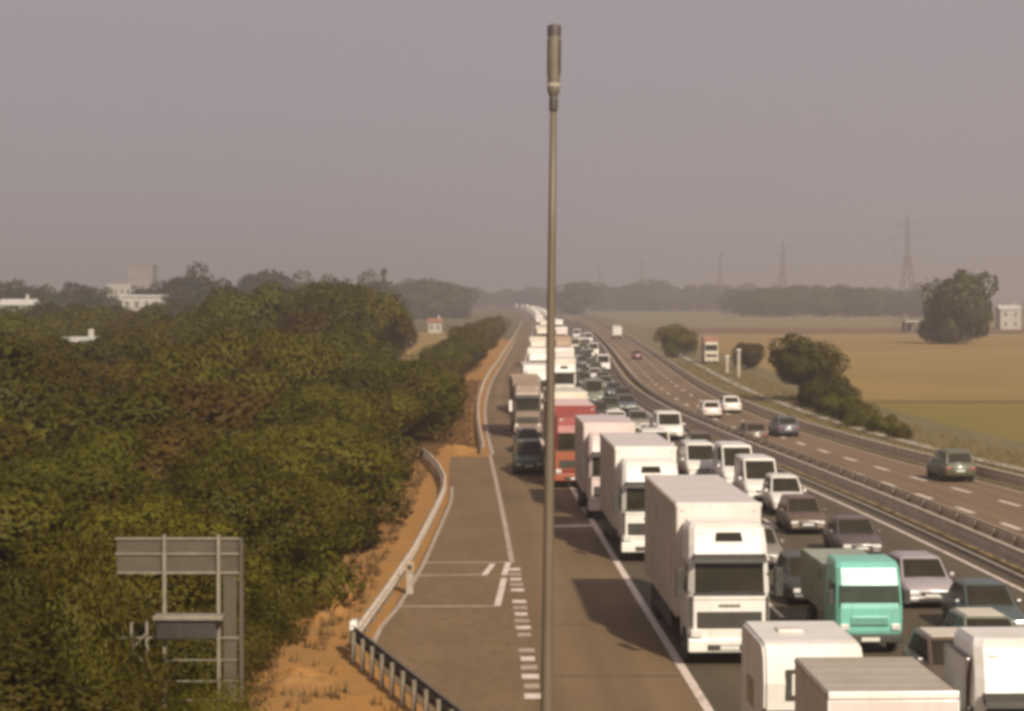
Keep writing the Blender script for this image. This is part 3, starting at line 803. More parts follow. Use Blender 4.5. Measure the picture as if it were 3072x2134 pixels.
# ---- the grey-roofed box van at the very bottom
def box_van(label, lat, d, boxm, roofm, w, h, Lb):
    t = vroot("box_van", label, "van", QUEUE_T, lat, d-2.1, False, Lb+2.1, A)
    hw = w/2
    pbox("load_box", t, boxm, -hw,hw,2.1,2.1+Lb,0.85,h-0.06,0.03)
    pbox("box_roof", t, roofm, -hw*0.99,hw*0.99,2.14,2.08+Lb,h-0.055,h,0.012)
    pbox("top_rail", t, P_white, -hw*1.005,hw*1.005,2.06,2.16,h-0.10,h+0.02,0.012)
    pbox("box_front", t, P_pinkwhite, -hw*0.98,hw*0.98,2.08,2.15,0.9,h-0.13,0.01)
    for k in range(1, 5):
        yy = 2.1+Lb*k/5
        pbox("roof_rib", t, roofm, -hw*0.96,hw*0.96,yy-0.025,yy+0.025,h-0.01,h+0.010)
    for s in (-1, 1):
        pbox("corner_post", t, P_white, min(s*hw*0.97,s*(hw+0.01)),max(s*hw*0.97,s*(hw+0.01)),2.07,2.17,0.9,h-0.12)
        pbox("roof_edge", t, P_greyroof, min(s*hw*0.975,s*(hw+0.015)),max(s*hw*0.975,s*(hw+0.015)),2.2,2.05+Lb,h-0.09,h-0.03)
    def fc(bm):
        a = hw*0.93
        loft(bm, [[(-a,0.0,0.4),(a,0.0,0.4),(a,2.06,0.4),(-a,2.06,0.4)],[(-a,-0.02,1.1),(a,-0.02,1.1),(a,2.06,1.1),(-a,2.06,1.1)],
                  [(-a*0.97,0.45,1.45),(a*0.97,0.45,1.45),(a*0.97,2.06,1.45),(-a*0.97,2.06,1.45)],[(-a*0.85,1.05,2.25),(a*0.85,1.05,2.25),(a*0.85,2.06,2.25),(-a*0.85,2.06,2.25)]])
    link("cab", mesh(("vcab",w), P_white, fc), t)
    a = hw*0.93
    link("windscreen", mesh(("vws",w), M_glass, lambda bm: panel(bm, ((-a*0.95,0.47,1.46),(a*0.95,0.47,1.46),(a*0.85,1.05,2.22),(-a*0.85,1.05,2.22)), 0.03,0.97,0.04,0.95,0.012)), t)
    pbox("grille", t, M_black, -0.5,0.5,-0.05,0.05,0.75,1.0,0.02)
    pbox("bumper", t, M_black, -hw*0.95,hw*0.95,-0.12,0.1,0.35,0.62,0.04)
    for s in (-1, 1):
        pbox("headlamp", t, M_lamp, min(s*0.6,s*0.88),max(s*0.6,s*0.88),-0.045,0.1,0.75,0.98,0.03)
        pbox("mirror", t, M_black, min(s*(hw+0.02),s*(hw+0.2)),max(s*(hw+0.02),s*(hw+0.2)),0.6,0.75,1.5,1.85,0.03)
        for yy in (0.75, 1.4+Lb): wheel(t, s*(hw-0.18), yy, 0.36, 0.22)
    pbox("chassis", t, M_chassis, -0.45,0.45,0.8,2.0+Lb,0.42,0.84)
box_van("grey-roofed box van nearest the camera at the bottom edge", 6.47, 35.8, P_boxgrey, P_greyroof, 2.2, 3.56, 3.6)

# ---- the white motor caravan behind it
def motorhome(label, lat, d, w, h, L):
    t = vroot("motor_caravan", label, "motor caravan", QUEUE_T, lat, d, False, L, A)
    hw = w/2
    def fb(bm):
        prof = [(0.75,0.55),(0.35,1.5),(0.30,1.62),(0.0,1.75),(-0.05,2.3),(0.05,h-0.25),(0.30,h-0.04),(0.6,h),(L-0.3,h),(L,h-0.2),(L,0.5)]
        rings = [[(x, y, z) for y, z in prof] for x in (-hw,-hw+0.001,hw-0.001,hw)]
        loft(bm, [rings[0], rings[3]])
        bmesh.ops.recalc_face_normals(bm, faces=bm.faces)
        es = [e for e in bm.edges if len(e.link_faces) == 2 and e.calc_face_angle(0) > 1.2]
        bmesh.ops.bevel(bm, geom=es, offset=0.06, segments=3, affect='EDGES')
    link("body", mesh(("mhbody",w,h,L), P_white, fb), t)
    pbox("front_window_frame", t, M_black, -0.58,-0.16,-0.085,-0.03,1.98,2.60,0.015)
    pbox("front_window", t, P_white, -0.46,-0.20,-0.094,-0.05,2.07,2.51,0.008)
    pbox("roof_hatch", t, P_offwhite, -0.5,0.05,1.6,2.1,h-0.01,h+0.06,0.03)
    def fc(bm):
        loft(bm, [[(-hw*0.95,-1.0,0.4),(hw*0.95,-1.0,0.4),(hw*0.95,0.9,0.4),(-hw*0.95,0.9,0.4)],[(-hw*0.93,-1.0,0.95),(hw*0.93,-1.0,0.95),(hw*0.93,0.9,0.95),(-hw*0.93,0.9,0.95)],
                  [(-hw*0.9,-0.55,1.2),(hw*0.9,-0.55,1.2),(hw*0.9,0.9,1.2),(-hw*0.9,0.9,1.2)],[(-hw*0.8,0.25,1.70),(hw*0.8,0.25,1.70),(hw*0.8,0.9,1.70),(-hw*0.8,0.9,1.70)]])
    link("cab", mesh(("mhcab",w), P_white, fc), t)
    link("windscreen", mesh(("mhws",w), M_glass, lambda bm: panel(bm, ((-hw*0.88,-0.53,1.21),(hw*0.88,-0.53,1.21),(hw*0.78,0.23,1.68),(-hw*0.78,0.23,1.68)),0,1,0,1,0.012)), t)
    for s in (-1, 1):
        pbox("side_window", t, M_glass, min(s*(hw-0.02),s*(hw+0.012)),max(s*(hw-0.02),s*(hw+0.012)),1.6,2.5,1.5,2.1,0)
        pbox("headlamp", t, M_lamp, min(s*0.5,s*0.85),max(s*0.5,s*0.85),-1.03,-0.9,0.7,0.9,0.02)
        for yy in (-0.2, L-1.4): wheel(t, s*(hw-0.16), yy, 0.34, 0.22)
    pbox("bumper", t, M_black, -hw*0.97,hw*0.97,-1.08,-0.85,0.33,0.58,0.04)
motorhome("white motor caravan with a small framed front window behind the grey-roofed box van", 6.18, 43.6, 2.05, 3.10, 3.5)

# ---- the teal light lorry
def light_lorry(label, lat, d):
    L, w, h = 6.4, 1.9, 2.86
    t = vroot("light_lorry", label, "lorry", QUEUE_T, lat, d, False, L, A); t.scale = (1,1,0.93)
    hw = w/2
    def fc(bm):
        rings = []
        for z, y0, k in ((0.50,0.10,0.95),(0.75,0.02,1.0),(1.45,0.0,1.0),(2.15,0.13,0.97),(2.65,0.30,0.95),(2.80,0.52,0.92),(2.86,0.95,0.86)):
            a = hw*k; c = 0.12
            rings.append([(-a+c,y0,z),(a-c,y0,z),(a,y0+c*1.2,z),(a,2.0,z),(-a,2.0,z),(-a,y0+c*1.2,z)])
        loft(bm, rings)
    link("cab", mesh("tealcab", P_teal, fc), t)
    link("windscreen", mesh("tealws", M_glass_green, lambda bm: panel(bm, ((-hw*0.92,0.025,1.50),(hw*0.92,0.025,1.50),(hw*0.89,0.135,2.14),(-hw*0.89,0.135,2.14)),0,1,0,1,0.014)), t)
    pbox("grille", t, P_teal, -0.55,0.55,-0.045,0.06,0.92,1.22,0.03)
    for k in range(3): pbox("grille_slot", t, M_black, -0.5,0.5,-0.055,-0.03,0.96+0.08*k,0.985+0.08*k)
    pbox("bumper", t, M_black, -hw*0.98,hw*0.98,-0.10,0.2,0.40,0.66,0.04)
    pbox("number_plate", t, M_plate, -0.26,0.26,-0.115,-0.09,0.46,0.58)
    for s in (-1, 1):
        pbox("headlamp", t, M_lamp, min(s*0.60,s*0.86),max(s*0.60,s*0.86),-0.05,0.1,0.78,0.98,0.03)
        pbox("mirror", t, M_black, min(s*(hw+0.05),s*(hw+0.24)),max(s*(hw+0.05),s*(hw+0.24)),0.15,0.27,1.55,2.0,0.03)
        pbox("side_window", t, M_glass, min(s*(hw-0.03),s*(hw+0.012)),max(s*(hw-0.03),s*(hw+0.012)),0.5,1.35,1.52,2.15,0)
        for yy in (0.85, L-1.3): wheel(t, s*(hw-0.16), yy, 0.40, 0.22)
    pbox("load_box", t, P_tealbox, -hw,hw,2.12,L,0.95,2.46,0.05)
    pbox("box_roof", t, P_tealbox, -hw*0.97,hw*0.97,2.16,L-0.05,2.455,2.49,0.01)
    pbox("chassis", t, M_chassis, -0.4,0.4,0.8,L-0.1,0.5,0.95)
    pbox("side_badge", t, P_green, -hw-0.015,-hw+0.02,2.7,3.1,1.98,2.30)
light_lorry("teal-green light lorry with a dark load box in the middle lane", 10.2, 60.7)

# ---- cars and vans of the queue
car("silver hatchback beside the teal lorry, next to the median", 13.72, 69.6, P_silver, 1.80, 1.52, 4.2, "hatch")
car("dark petrol-blue saloon at the right edge ahead of the silver hatchback", 14.5, 63.2, P_petrol, 1.75, 1.48, 4.3, "saloon")
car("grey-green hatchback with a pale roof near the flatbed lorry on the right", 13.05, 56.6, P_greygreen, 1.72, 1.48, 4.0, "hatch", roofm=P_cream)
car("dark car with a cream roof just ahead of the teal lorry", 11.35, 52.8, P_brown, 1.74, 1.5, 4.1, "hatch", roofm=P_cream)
car("dark car tucked behind the teal lorry", 10.0, 70.2, P_black, 1.74, 1.48, 4.1, "hatch")
car("grey car beside the largest box lorry, partly hidden", 9.35, 79.5, P_grey, 1.74, 1.46, 4.1, "saloon")
car("dark mauve saloon following the silver hatchback", 13.6, 82.8, P_purple, 1.76, 1.46, 4.3, "saloon")
car("dark brown hatchback in front of the white hatchback by the median", 12.7, 91.5, P_brown, 1.72, 1.48, 4.0, "hatch")
car("bright white hatchback right of the largest box lorry's roof", 12.95, 99.4, P_white, 1.70, 1.74, 4.0, "suv")
car("white van behind the bright white hatchback", 12.40, 105.2, P_white, 1.86, 2.15, 4.9, "van", cat="van")
car("second white van, roof just visible behind the first one", 12.05, 112.6, P_white, 1.86, 2.3, 5.2, "van", cat="van")
car("white van with a wide dark windscreen left of the two white vans", 10.6, 118.5, P_white, 1.85, 2.0, 4.8, "van", cat="van")
car("white rounded van right of the white lorry with the roof window", 8.95, 131.0, P_white, 1.90, 1.95, 4.8, "van", cat="van")
car("small white van nearest the median, before the empty stretch of soil strip", 11.3, 152.0, P_white, 1.95, 1.95, 4.6, "van", cat="van")
car("white car with greenish windscreen right of the red lorry", 7.9, 160.0, P_white, 1.78, 1.6, 4.2, "suv", glass=M_glass_green)
car("grey car between the two small white vehicles behind the vans", 9.75, 163.0, P_grey, 1.72, 1.46, 4.1, "hatch")
car("light grey car beside the cream lorry", 8.2, 142.5, P_offwhite, 1.74, 1.46, 4.2, "saloon")
car("brown car by the median behind the white vans", 12.2, 136.0, P_brown, 1.72, 1.46, 4.1, "hatch")
car("dark green people carrier in the left column, left of the mast", 0.98, 122.5, P_green, 1.75, 1.85, 4.3, "suv")
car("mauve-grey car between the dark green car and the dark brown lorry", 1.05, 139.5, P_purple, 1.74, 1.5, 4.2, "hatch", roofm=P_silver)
car("grey-green van right of the white lorry with the green-grey box", 7.85, 203.0, P_greygreen, 1.95, 2.35, 5.0, "van", cat="van")
car("dark grey car by the median beside the grey-green van", 10.3, 190.0, P_bluegrey, 1.72, 1.46, 4.1, "hatch")
car("dark green hatchback behind the grey-green van", 8.2, 224.0, P_green, 1.74, 1.48, 4.1, "hatch")
car("pale green-white car in the fast lane beyond the grey-green van", 10.2, 262.0, P_offwhite, 1.75, 1.5, 4.2, "hatch")
far_cars = [("grey car in the fast lane, second beyond the grey-green van", 10.4, 236, P_grey),
            ("dark car alongside the pale green-white one", 8.3, 284, P_black),
            ("greyish hatchback beyond the pale green-white car", 11.3, 302, P_greygreen),
            ("dark mauve car right of the tan lorry", 11.5, 332, P_purple),
            ("pale car in the fast lane well beyond the tan lorry", 13.2, 362, P_offwhite),
            ("small far grey car right of the fourth pair of lorries", 13.4, 405, P_grey),
            ("small far dark car by the distant median", 15.6, 446, P_bluegrey),
            ("tiny far pale car near the fifth pair of lorries", 16.4, 500, P_offwhite),
            ("tiny far green-grey car behind the pale one", 17.6, 565, P_greygreen),
            ("tiny far dark car before the road vanishes", 20.0, 650, P_grey)]
for lb, x, dd in (("white van in the fast lane two places beyond the pale green-white car", 12.6, 294), ("far white van by the median beyond the tan lorry", 14.2, 372),
                  ("far cream van beside the fourth pair of lorries", 12.2, 412), ("tiny far white van by the distant median", 17.2, 480), ("tiny far white van ahead of the fifth pair of lorries", 16.0, 530)):
    car(lb, x, dd, P_white if "cream" not in lb else P_cream, 1.9, 2.3, 5.0, "van", cat="van", simple=True)
far_cars += [("dark car beside the white lorry behind the dark brown one", 7.2, 176, P_black),
             ("dark green car ahead of the grey-green van", 8.6, 185, P_green),
             ("mauve car abreast of the dark grey one by the median", 10.9, 206, P_purple),
             ("dark grey car left of the fast lane, behind the mauve one", 10.5, 218, P_bluegrey),
             ("dark car level with the second pair of lorries", 8.4, 246, P_black),
             ("green-grey car behind the dark one by the second pair of lorries", 10.7, 250, P_greygreen),
             ("dark green car two places ahead of the tan lorry", 10.9, 276, P_green),
             ("grey car squeezed right of the dark one ahead of the tan lorry", 11.4, 290, P_grey),
             ("dark blue car level with the tan lorry", 10.4, 316, P_bluegrey),
             ("dark car one place behind the tan lorry's neighbour", 12.2, 346, P_black),
             ("mid-grey car left of the pale one beyond the tan lorry", 10.8, 350, P_grey),
             ("dark green far car behind the pale one beyond the tan lorry", 11.6, 380, P_green),
             ("dark far car ahead of the fourth pair of lorries", 13.8, 385, P_black),
             ("grey far car level with the fourth pair of lorries", 14.6, 425, P_grey),
             ("dark far car just behind the fourth pair of lorries", 13.2, 455, P_bluegrey)]
for lb, x, dd, p in far_cars:
    car(lb, x, dd, p, 1.74, 1.48, 4.1, "hatch", simple=True)

# ---- the emptier carriageway: traffic seen from behind
car("dark green off-roader by the right-hand barrier, nearest on the emptier carriageway", 24.7, 117.5, paint("dark_olive", (0.085,0.082,0.048)), 1.85, 1.72, 4.2, "suv", away=True, group=AWAY, f=M)
car("white car beside the right barrier of the emptier carriageway", 19.4, 188.0, P_white, 1.72, 1.46, 4.2, "saloon", away=True, group=AWAY, f=M)
car("white car in the inner lane of the emptier carriageway", 16.9, 180.0, P_offwhite, 1.72, 1.42, 4.2, "saloon", away=True, group=AWAY, f=M)
car("dark blue-grey car under the right barrier of the emptier carriageway", 20.2, 156.0, P_bluegrey, 1.72, 1.46, 4.2, "hatch", away=True, group=AWAY, f=M)
car("brown car in the inner lane of the emptier carriageway", 17.0, 148.5, P_brown, 1.74, 1.46, 4.2, "hatch", away=True, group=AWAY, f=M)
car("small wine-red car alone on the middle of the emptier carriageway", 20.6, 352.0, P_darkred, 1.72, 1.5, 4.2, "hatch", away=True, group=AWAY, f=M)
truck("far white lorry driving away beside the right barrier", 25.6, 520.0, P_white, P_boxwhite, P_white, P_white, L=7.0, w=2.2, h=3.0, ch=2.8, cw=2.0, window=False, away=True, group=AWAY, f=M, simple=True)
truck("reddish lorry with a pale lower half standing beyond the right barrier among bushes", 30.6, 328.0, P_boxgrey, P_tan, P_tan, paint("faded_brick", (0.27,0.12,0.08), 0.7, 0), lower=P_boxgrey, L=8.0, w=2.2, h=4.1, ch=2.75, cw=2.1, window=False, f=RR, group="parked beyond the barrier", simple=True)

# ------------------------------------------------------------------ the mast in front of the camera
ms = empty("camera_mast", (0.44, 30.0, 0.0))
tag(ms, "tall tapered grey-brown steel mast with a cylindrical head in the middle foreground", "mast")
ms.rotation_euler = (0, R(0.62), 0)
link("pole", mesh("mast_pole", M_mast, lambda bm: lathe(bm, [(0.105,-0.05),(0.098,2.0),(0.082,5.0),(0.068,8.0),(0.055,11.0),(0.047,13.05)], 20), True), ms)
link("head", mesh("mast_head", M_mast_head, lambda bm: lathe(bm, [(0.050,13.0),(0.080,13.06),(0.089,13.10),(0.091,13.85),(0.088,13.86)], 20)), ms)
link("cap", mesh("mast_cap", M_mast_cap, lambda bm: lathe(bm, [(0.085,13.86),(0.097,13.86),(0.097,13.95),(0.094,14.0),(0.02,14.02)], 20)), ms)
link("collar", mesh("mast_collar", M_mast_cap, lambda bm: lathe(bm, [(0.052,12.80),(0.062,12.84),(0.062,12.98),(0.050,13.01)], 20)), ms)
link("head_ring", mesh("mast_ring", M_concrete, lambda bm: lathe(bm, [(0.086,13.14),(0.094,13.15),(0.094,13.19),(0.086,13.20)], 20)), ms)
for k in range(3):
    a = R(90+120*k)
    link("head_slot", mesh(("mast_slot",k), M_mast_cap, lambda bm: hexa(bm, [(0.05*math.cos(a)+dx*math.sin(a)+o*math.cos(a), 0.05*math.sin(a)-dx*math.cos(a)+o*math.sin(a), z) for z in (13.32,13.80) for dx, o in ((-0.018,0.0),(0.018,0.0),(0.018,0.052),(-0.018,0.052))])), ms)
link("base_plate", mesh("mast_base", M_concrete, lambda bm: box(bm, -0.25,0.25,-0.25,0.25,-0.15,0.06,0.02)), ms)

# ------------------------------------------------------------------ the big road sign seen from behind
sg = empty("road_sign", (-7.0, 45.0, 0.0))
tag(sg, "back of a large grey road sign on posts standing among the bushes", "road sign")
M_signback = mat("sign_back_grey", (0.084,0.068,0.046), (0.056,0.047,0.028), scale=1.2, rough=0.7)
M_signrail = mat("sign_rails", (0.22,0.19,0.145), (0.15,0.13,0.095), scale=3, rough=0.6)
for z0, z1 in ((4.82, 5.10), (4.42, 4.78)): pbox("board", sg, M_signback, -1.35,1.24,0.02,0.06,z0,z1,0.01)
pbox("side_board", sg, M_signback, 0.90,1.18,0.02,0.06,1.75,4.38,0.01)
for z in (5.12, 4.80, 4.40, 3.02): pbox("stiffener", sg, M_signrail, -1.36,1.25,-0.03,0.02,z-0.022,z+0.022)
for z in (2.55, 2.1, 1.7): pbox("rung", sg, M_signrail, -0.30,1.20,-0.02,0.01,z-0.012,z+0.012)
for x in (-0.32, 0.82): pbox("post", sg, M_signrail, x-0.035,x+0.035,-0.12,-0.02,-0.2,5.2)
pbox("equipment_shelf", sg, M_signrail, -0.50,0.96,-0.55,-0.10,3.46,3.56,0.02)
pbox("equipment_box", sg, P_black, -0.45,0.80,-0.45,-0.10,3.05,3.45,0.03)
pbox("side_frame", sg, M_signback, 1.25,1.33,-0.08,0.08,1.7,5.14,0.01)
for x in (-0.98, -0.66): pbox("lattice_chord", sg, M_signrail, x-0.03,x+0.03,-0.30,-0.24,0.0,3.4)
for k in range(8):
    z = 0.3+k*0.36
    s = 1 if k % 2 else -1
    link("lattice_brace", mesh(("brace",k), M_signrail, lambda bm: tube(bm, (-0.82-0.16*s,-0.27,z), (-0.82+0.16*s,-0.27,z+0.36), 0.022)), sg)

# SOS column in the lay-by
so = empty("emergency_call_column", (-3.52, 73.4, 0.0))
tag(so, "small yellowish emergency call column at the edge of the lay-by", "call column")
pbox("column", so, M_concrete, -0.12,0.12,-0.10,0.10,0.0,0.75,0.02)
pbox("call_box", so, P_tan, -0.15,0.15,-0.14,0.14,0.75,1.12,0.03)
pbox("call_panel", so, M_black, -0.08,0.08,-0.152,-0.13,0.85,1.02)
te = empty("barrier_terminal", (-4.5, 60.7, 0.0))
tag(te, "bright white end piece where the two lay-by barriers meet", "barrier end")
pbox("end_shoe", te, P_white, -0.12,0.10,-0.25,0.25,0.35,1.02,0.05)
pbox("foot", te, M_post, -0.06,0.06,-0.06,0.06,-0.1,0.4)
# pale posts beyond the right barrier
for i, (x, y, h) in enumerate(((1658, 846, 3.4), (1632, 838, 2.2))):
    px, pd = G(x, y)
    po = empty("marker_post", (px, pd, 0))
    tag(po, ("taller" if i == 0 else "shorter")+" pale post standing beyond the right barrier by the bushes", "post", "pale posts beyond the barrier")
    pbox("shaft", po, M_concrete, -0.20,0.20,-0.2,0.2,-0.1,h,0.03)
    pbox("cap", po, P_white, -0.26,0.26,-0.26,0.26,h,h+0.18,0.03)

# ------------------------------------------------------------------ trees
def crown_mesh(name, material, rx, ry, rz, n_lobes, leaves, leaf, seed, shape="round", gap=0.0):
    r = np.random.default_rng(seed)
    cs = []; rs = []
    for k in range(n_lobes):
        v = r.normal(size=3); v /= np.linalg.norm(v)
        rad = r.uniform(0.25, 0.82)
        c = np.array([v[0]*rx*rad, v[1]*ry*rad, v[2]*rz*rad])
        if shape == "cone":
            tz = r.uniform(-0.85, 0.8); s = (1-tz)/2*0.85+0.12
            a = r.uniform(0, 6.283)
            c = np.array([math.cos(a)*rx*s*r.uniform(0.2,0.75), math.sin(a)*ry*s*r.uniform(0.2,0.75), tz*rz])
        cs.append(c); rs.append(r.uniform(0.26, 0.46)*min(rx, ry)*(1.0 if shape != "cone" else 0.75))
    cs = np.array(cs); rs = np.array(rs)
    li = r.integers(0, n_lobes, leaves)
    v = r.normal(size=(leaves,3)); v /= np.linalg.norm(v, axis=1)[:,None]
    rad = rs[li]*r.uniform(0.55, 1.12, leaves)**0.6
    p = cs[li]+v*rad[:,None]*np.array([1,1,0.85])
    # orientation near the outward normal with scatter
    nrm = v+r.normal(size=(leaves,3))*0.55; nrm /= np.linalg.norm(nrm, axis=1)[:,None]
    t = np.cross(nrm, r.normal(size=(leaves,3))); t /= np.linalg.norm(t, axis=1)[:,None]+1e-9
    b = np.cross(nrm, t)
    s = leaf*r.uniform(0.6, 1.5, leaves)[:,None]
    q = np.stack([p-t*s, p-b*s*0.55+nrm*s*0.15, p+t*s, p+b*s*0.55+nrm*s*0.15], axis=1).reshape(-1,3)
    me = bpy.data.meshes.new(name)
    n = leaves
    me.vertices.add(4*n); me.vertices.foreach_set("co", q.astype(np.float32).ravel())
    me.loops.add(4*n); me.loops.foreach_set("vertex_index", np.arange(4*n, dtype=np.int32))
    me.polygons.add(n); me.polygons.foreach_set("loop_start", np.arange(0,4*n,4, dtype=np.int32)); me.polygons.foreach_set("loop_total", np.full(n,4,dtype=np.int32))
    me.materials.append(material); me.update(); me.validate()
    out = p/np.array([rx, ry, rz])
    out /= np.linalg.norm(out, axis=1)[:,None]+1e-6
    sn = v*0.75+out*0.55+r.normal(size=(leaves,3))*0.22+np.array([0,0,0.12])
    sn /= np.linalg.norm(sn, axis=1)[:,None]
    me.polygons.foreach_set("use_smooth", np.ones(n, dtype=bool))
    me.normals_split_custom_set_from_vertices(np.repeat(sn, 4, axis=0).tolist())
    return me, cs

def trunk_mesh(name, h, r0, cs, seed):
    rr = random.Random(seed)
    bm = bmesh.new()
    rings = []
    for k in range(6):
        u = k/5
        x, y = 0.12*math.sin(u*3+seed), 0.10*math.cos(u*2.4+seed)-0.10
        a = r0*(1.25-0.75*u) if k else r0*1.5
        rings.append([(x+a*math.cos(j*math.pi/4), y+a*math.sin(j*math.pi/4), -0.2+u*(h+0.2)) for j in range(8)])
    loft(bm, rings)
    for c in cs[:9]:
        u = rr.uniform(0.45, 0.95)
        tube(bm, (0.12*math.sin(u*3+seed), 0.10*math.cos(u*2.4+seed)-0.10, u*h), (c[0]*0.85, c[1]*0.85, max(u*h+0.2, h+c[2]*0.8)), r0*0.38, 5, r0*0.10)
    bmesh.ops.recalc_face_normals(bm, faces=bm.faces)
    me = bpy.data.meshes.new(name); bm.to_mesh(me); bm.free(); me.materials.append(M_bark)
    return me

TREES = []
def tree_kind(material, rx, rz, lobes, leaves, leaf, seed, shape="round", th=None):
    cm, cs = crown_mesh("crown", material, rx, rx, rz, lobes, leaves, leaf, seed, shape)
    zc = (th if th is not None else rz*1.05)
    tm = trunk_mesh("trunk", zc, 0.05*rx+0.05, cs, seed)
    top = zc+rz
    return (cm, tm, zc, top, rx)
NEAR = [tree_kind(M_leaf if s % 2 else M_leaf2, 2.9, 2.6, 30, 34000, 0.064, 100+s) for s in range(4)]
MID = [tree_kind((M_leaf, M_leaf2, M_leaf, M_leaf2, M_leaf, M_leaf4, M_leaf2)[s], 3.2, 3.0, 30, 17000, 0.105, 200+s) for s in range(7)]
FAR = [tree_kind(M_leaf3, 4.2, 4.0, 26, 5200, 0.24, 300+s, 'round', 3.5) for s in range(4)]
POP = [tree_kind(M_leaf3, 2.0, 6.0, 18, 2600, 0.28, 400+s, "cone", 6.4) for s in range(2)]
BUSH = [tree_kind(M_leaf2, 2.4, 1.5, 16, 6000, 0.11, 500+s, "round", 1.1) for s in range(3)]

NBUSH = [tree_kind(M_leaf2 if s else M_leaf, 2.4, 1.5, 22, 22000, 0.042, 700+s, 'round', 1.1) for s in range(3)]

def tree(kind, x, d, height, label, group, name="tree", cat="tree", wide=1.0, rz=None):
    cm, tm, zc, top, rx = kind
    s = height/top
    o = empty(name, (x, d, -0.03), random.uniform(0, 6.28) if rz is None else rz)
    o.scale = (s*wide, s*wide, s)
    tag(o, label, cat, group)
    link("trunk", tm, o)
    link("crown", cm, o, (0,0,zc))
    return o

WOOD_L = "leafy tree packed into the dense green wood left of the road"
def keep_clear(x, d):
    # sight line to the sign, the dirt bank and the gap with the stubble field
    if d < 46 and x > -9.9: return False
    return True
def wood_label(x, d):
    r = x/d
    if d < 62: return "leafy near tree beside the back of the road sign", "near trees around the road sign"
    if x > E(d)-12.5: return "leafy tree on the road edge of the wood, above the dirt bank", "trees on the road edge of the wood"
    if d < 120: return "broad tree in the near middle of the wood left of the lay-by", "trees in the near middle of the wood"
    if d < 220: return "tree in the middle depth of the wood left of the road", "trees in the middle depth of the wood"
    if r > -0.125: return "tall tree of the highest crest of the wood", "trees on the highest crest of the wood"
    return "tree on the far left crest of the wood below the houses", "trees on the far left crest of the wood"
cnt = 0
d = 36.0
while d < 385:
    step = 4.0+d*0.027
    first = True
    x = E(d)-9.0-random.uniform(0, 1.2)
    if d > 140: x = E(d)-np.interp(d, [140,190,400], [7.6,4.9,4.4])-random.uniform(0, 0.8)
    if d < 62: x = -9.9-random.uniform(0, 0.6)
    if 47 < d < 62: x = -10.6
    lo = -0.25*d-2.5
    while x > lo:
        jx, jd = x+(0 if first else random.uniform(-1,1)*step*0.25), d+random.uniform(-1,1)*step*0.3
        if keep_clear(jx, jd):
            if jd < 60: h = random.uniform(3.2, 4.6)+0.02*abs(jx)
            elif jd < 100: h = random.uniform(3.8, 6.9)
            elif jd < 200: h = random.uniform(5.0, 8.6)
            else:
                h = random.uniform(6.2, 9.6)
                if -40 < jx < -17 and jd > 230: h = random.uniform(9.4, 12.4)
            if jx > E(jd)-13: h = min(h, random.uniform(4.6, 6.4))
            if first and jd > 150: h = random.uniform(3.6, 5.0)
            lim = 99 if not (jd > 160 and -0.060 < jx/jd < -0.031 and not first) else 10.2-137*jd/4800
            q = jx/jd
            if -0.214 < q < -0.193 and jd < 250: lim = min(lim, 10.2-98*jd/4800)
            if -0.184 < q < -0.162: lim = min(lim, 10.2-14*jd/4800)
            h = min(h, lim)
            if h > 2.4:
                k = random.choice(NEAR) if jd < 78 else random.choice(MID)
                lb, gr = wood_label(jx, jd)
                tree(k, jx, jd, h, lb, gr, wide=random.uniform(1.2, 1.55) if h < 7 else random.uniform(0.95, 1.2))
                cnt += 1
        first = False
        x -= step*random.uniform(0.9, 1.2)
    d += step*0.95
for k in range(26):
    dd = 150+k*5.6
    for rr_ in (-0.036, -0.048, -0.060):
        jd = dd+random.uniform(-3,3); jx = jd*(rr_+random.uniform(-0.004,0.004))
        if jx > E(jd)-5.5: continue
        h = min(random.uniform(3.6,6.6), 10.2-140*jd/4800)
        if h > 2.0:
            tree(random.choice(MID), jx, jd, h, "low tree in front of the small stubble field left of the road", "low trees before the small stubble field", wide=1.5)
# low bushes along the bank and in front of the sign
for i, (x, y, h) in enumerate(((-8.75,44.2,4.9),(-9.2,43.4,4.4),(-8.3,43.2,2.9),(-7.6,43.2,2.1),(-8.8,42.0,3.2),(-6.9,43.6,1.9),(-6.2,43.9,2.3),(-10.0,40.0,2.6),(-8.4,41.0,1.6),(-6.5,44.0,0.9),(-7.3,47.0,1.7),(-8.9,54.0,2.4),(-8.6,58.0,2.3),(-8.4,63,2.5),(-8.0,70,2.5),(-7.9,78,2.4),(-7.4,86,2.2),(-7.6,96,2.4),(-7.4,107,2.6),(-7.8,119,2.5),(-9.0,131,2.8),(-10.2,146,3.0),(-9.6,165,3.0))):
    sign_side = y < 46
    tree((NBUSH if y < 66 else BUSH)[i % 3], x, y, h, "green bush growing up around the posts of the road sign" if sign_side else "low green bush at the foot of the wood along the dirt bank",
         "bushes around the road sign" if sign_side else "bushes along the dirt bank", name="bush", cat="bush", wide=(0.42 if h > 3 else 0.62) if sign_side else 1.15)
# bushes by the road further on, left
for i in range(12):
    dd = 285+i*26+random.uniform(-6,6)
    tree(MID[i % 6], E(dd)-4.2-random.uniform(0,2.5), dd, random.uniform(4.0,6.4), "dark green roadside tree beside the distant left barrier", "trees beside the distant left barrier", wide=1.0)
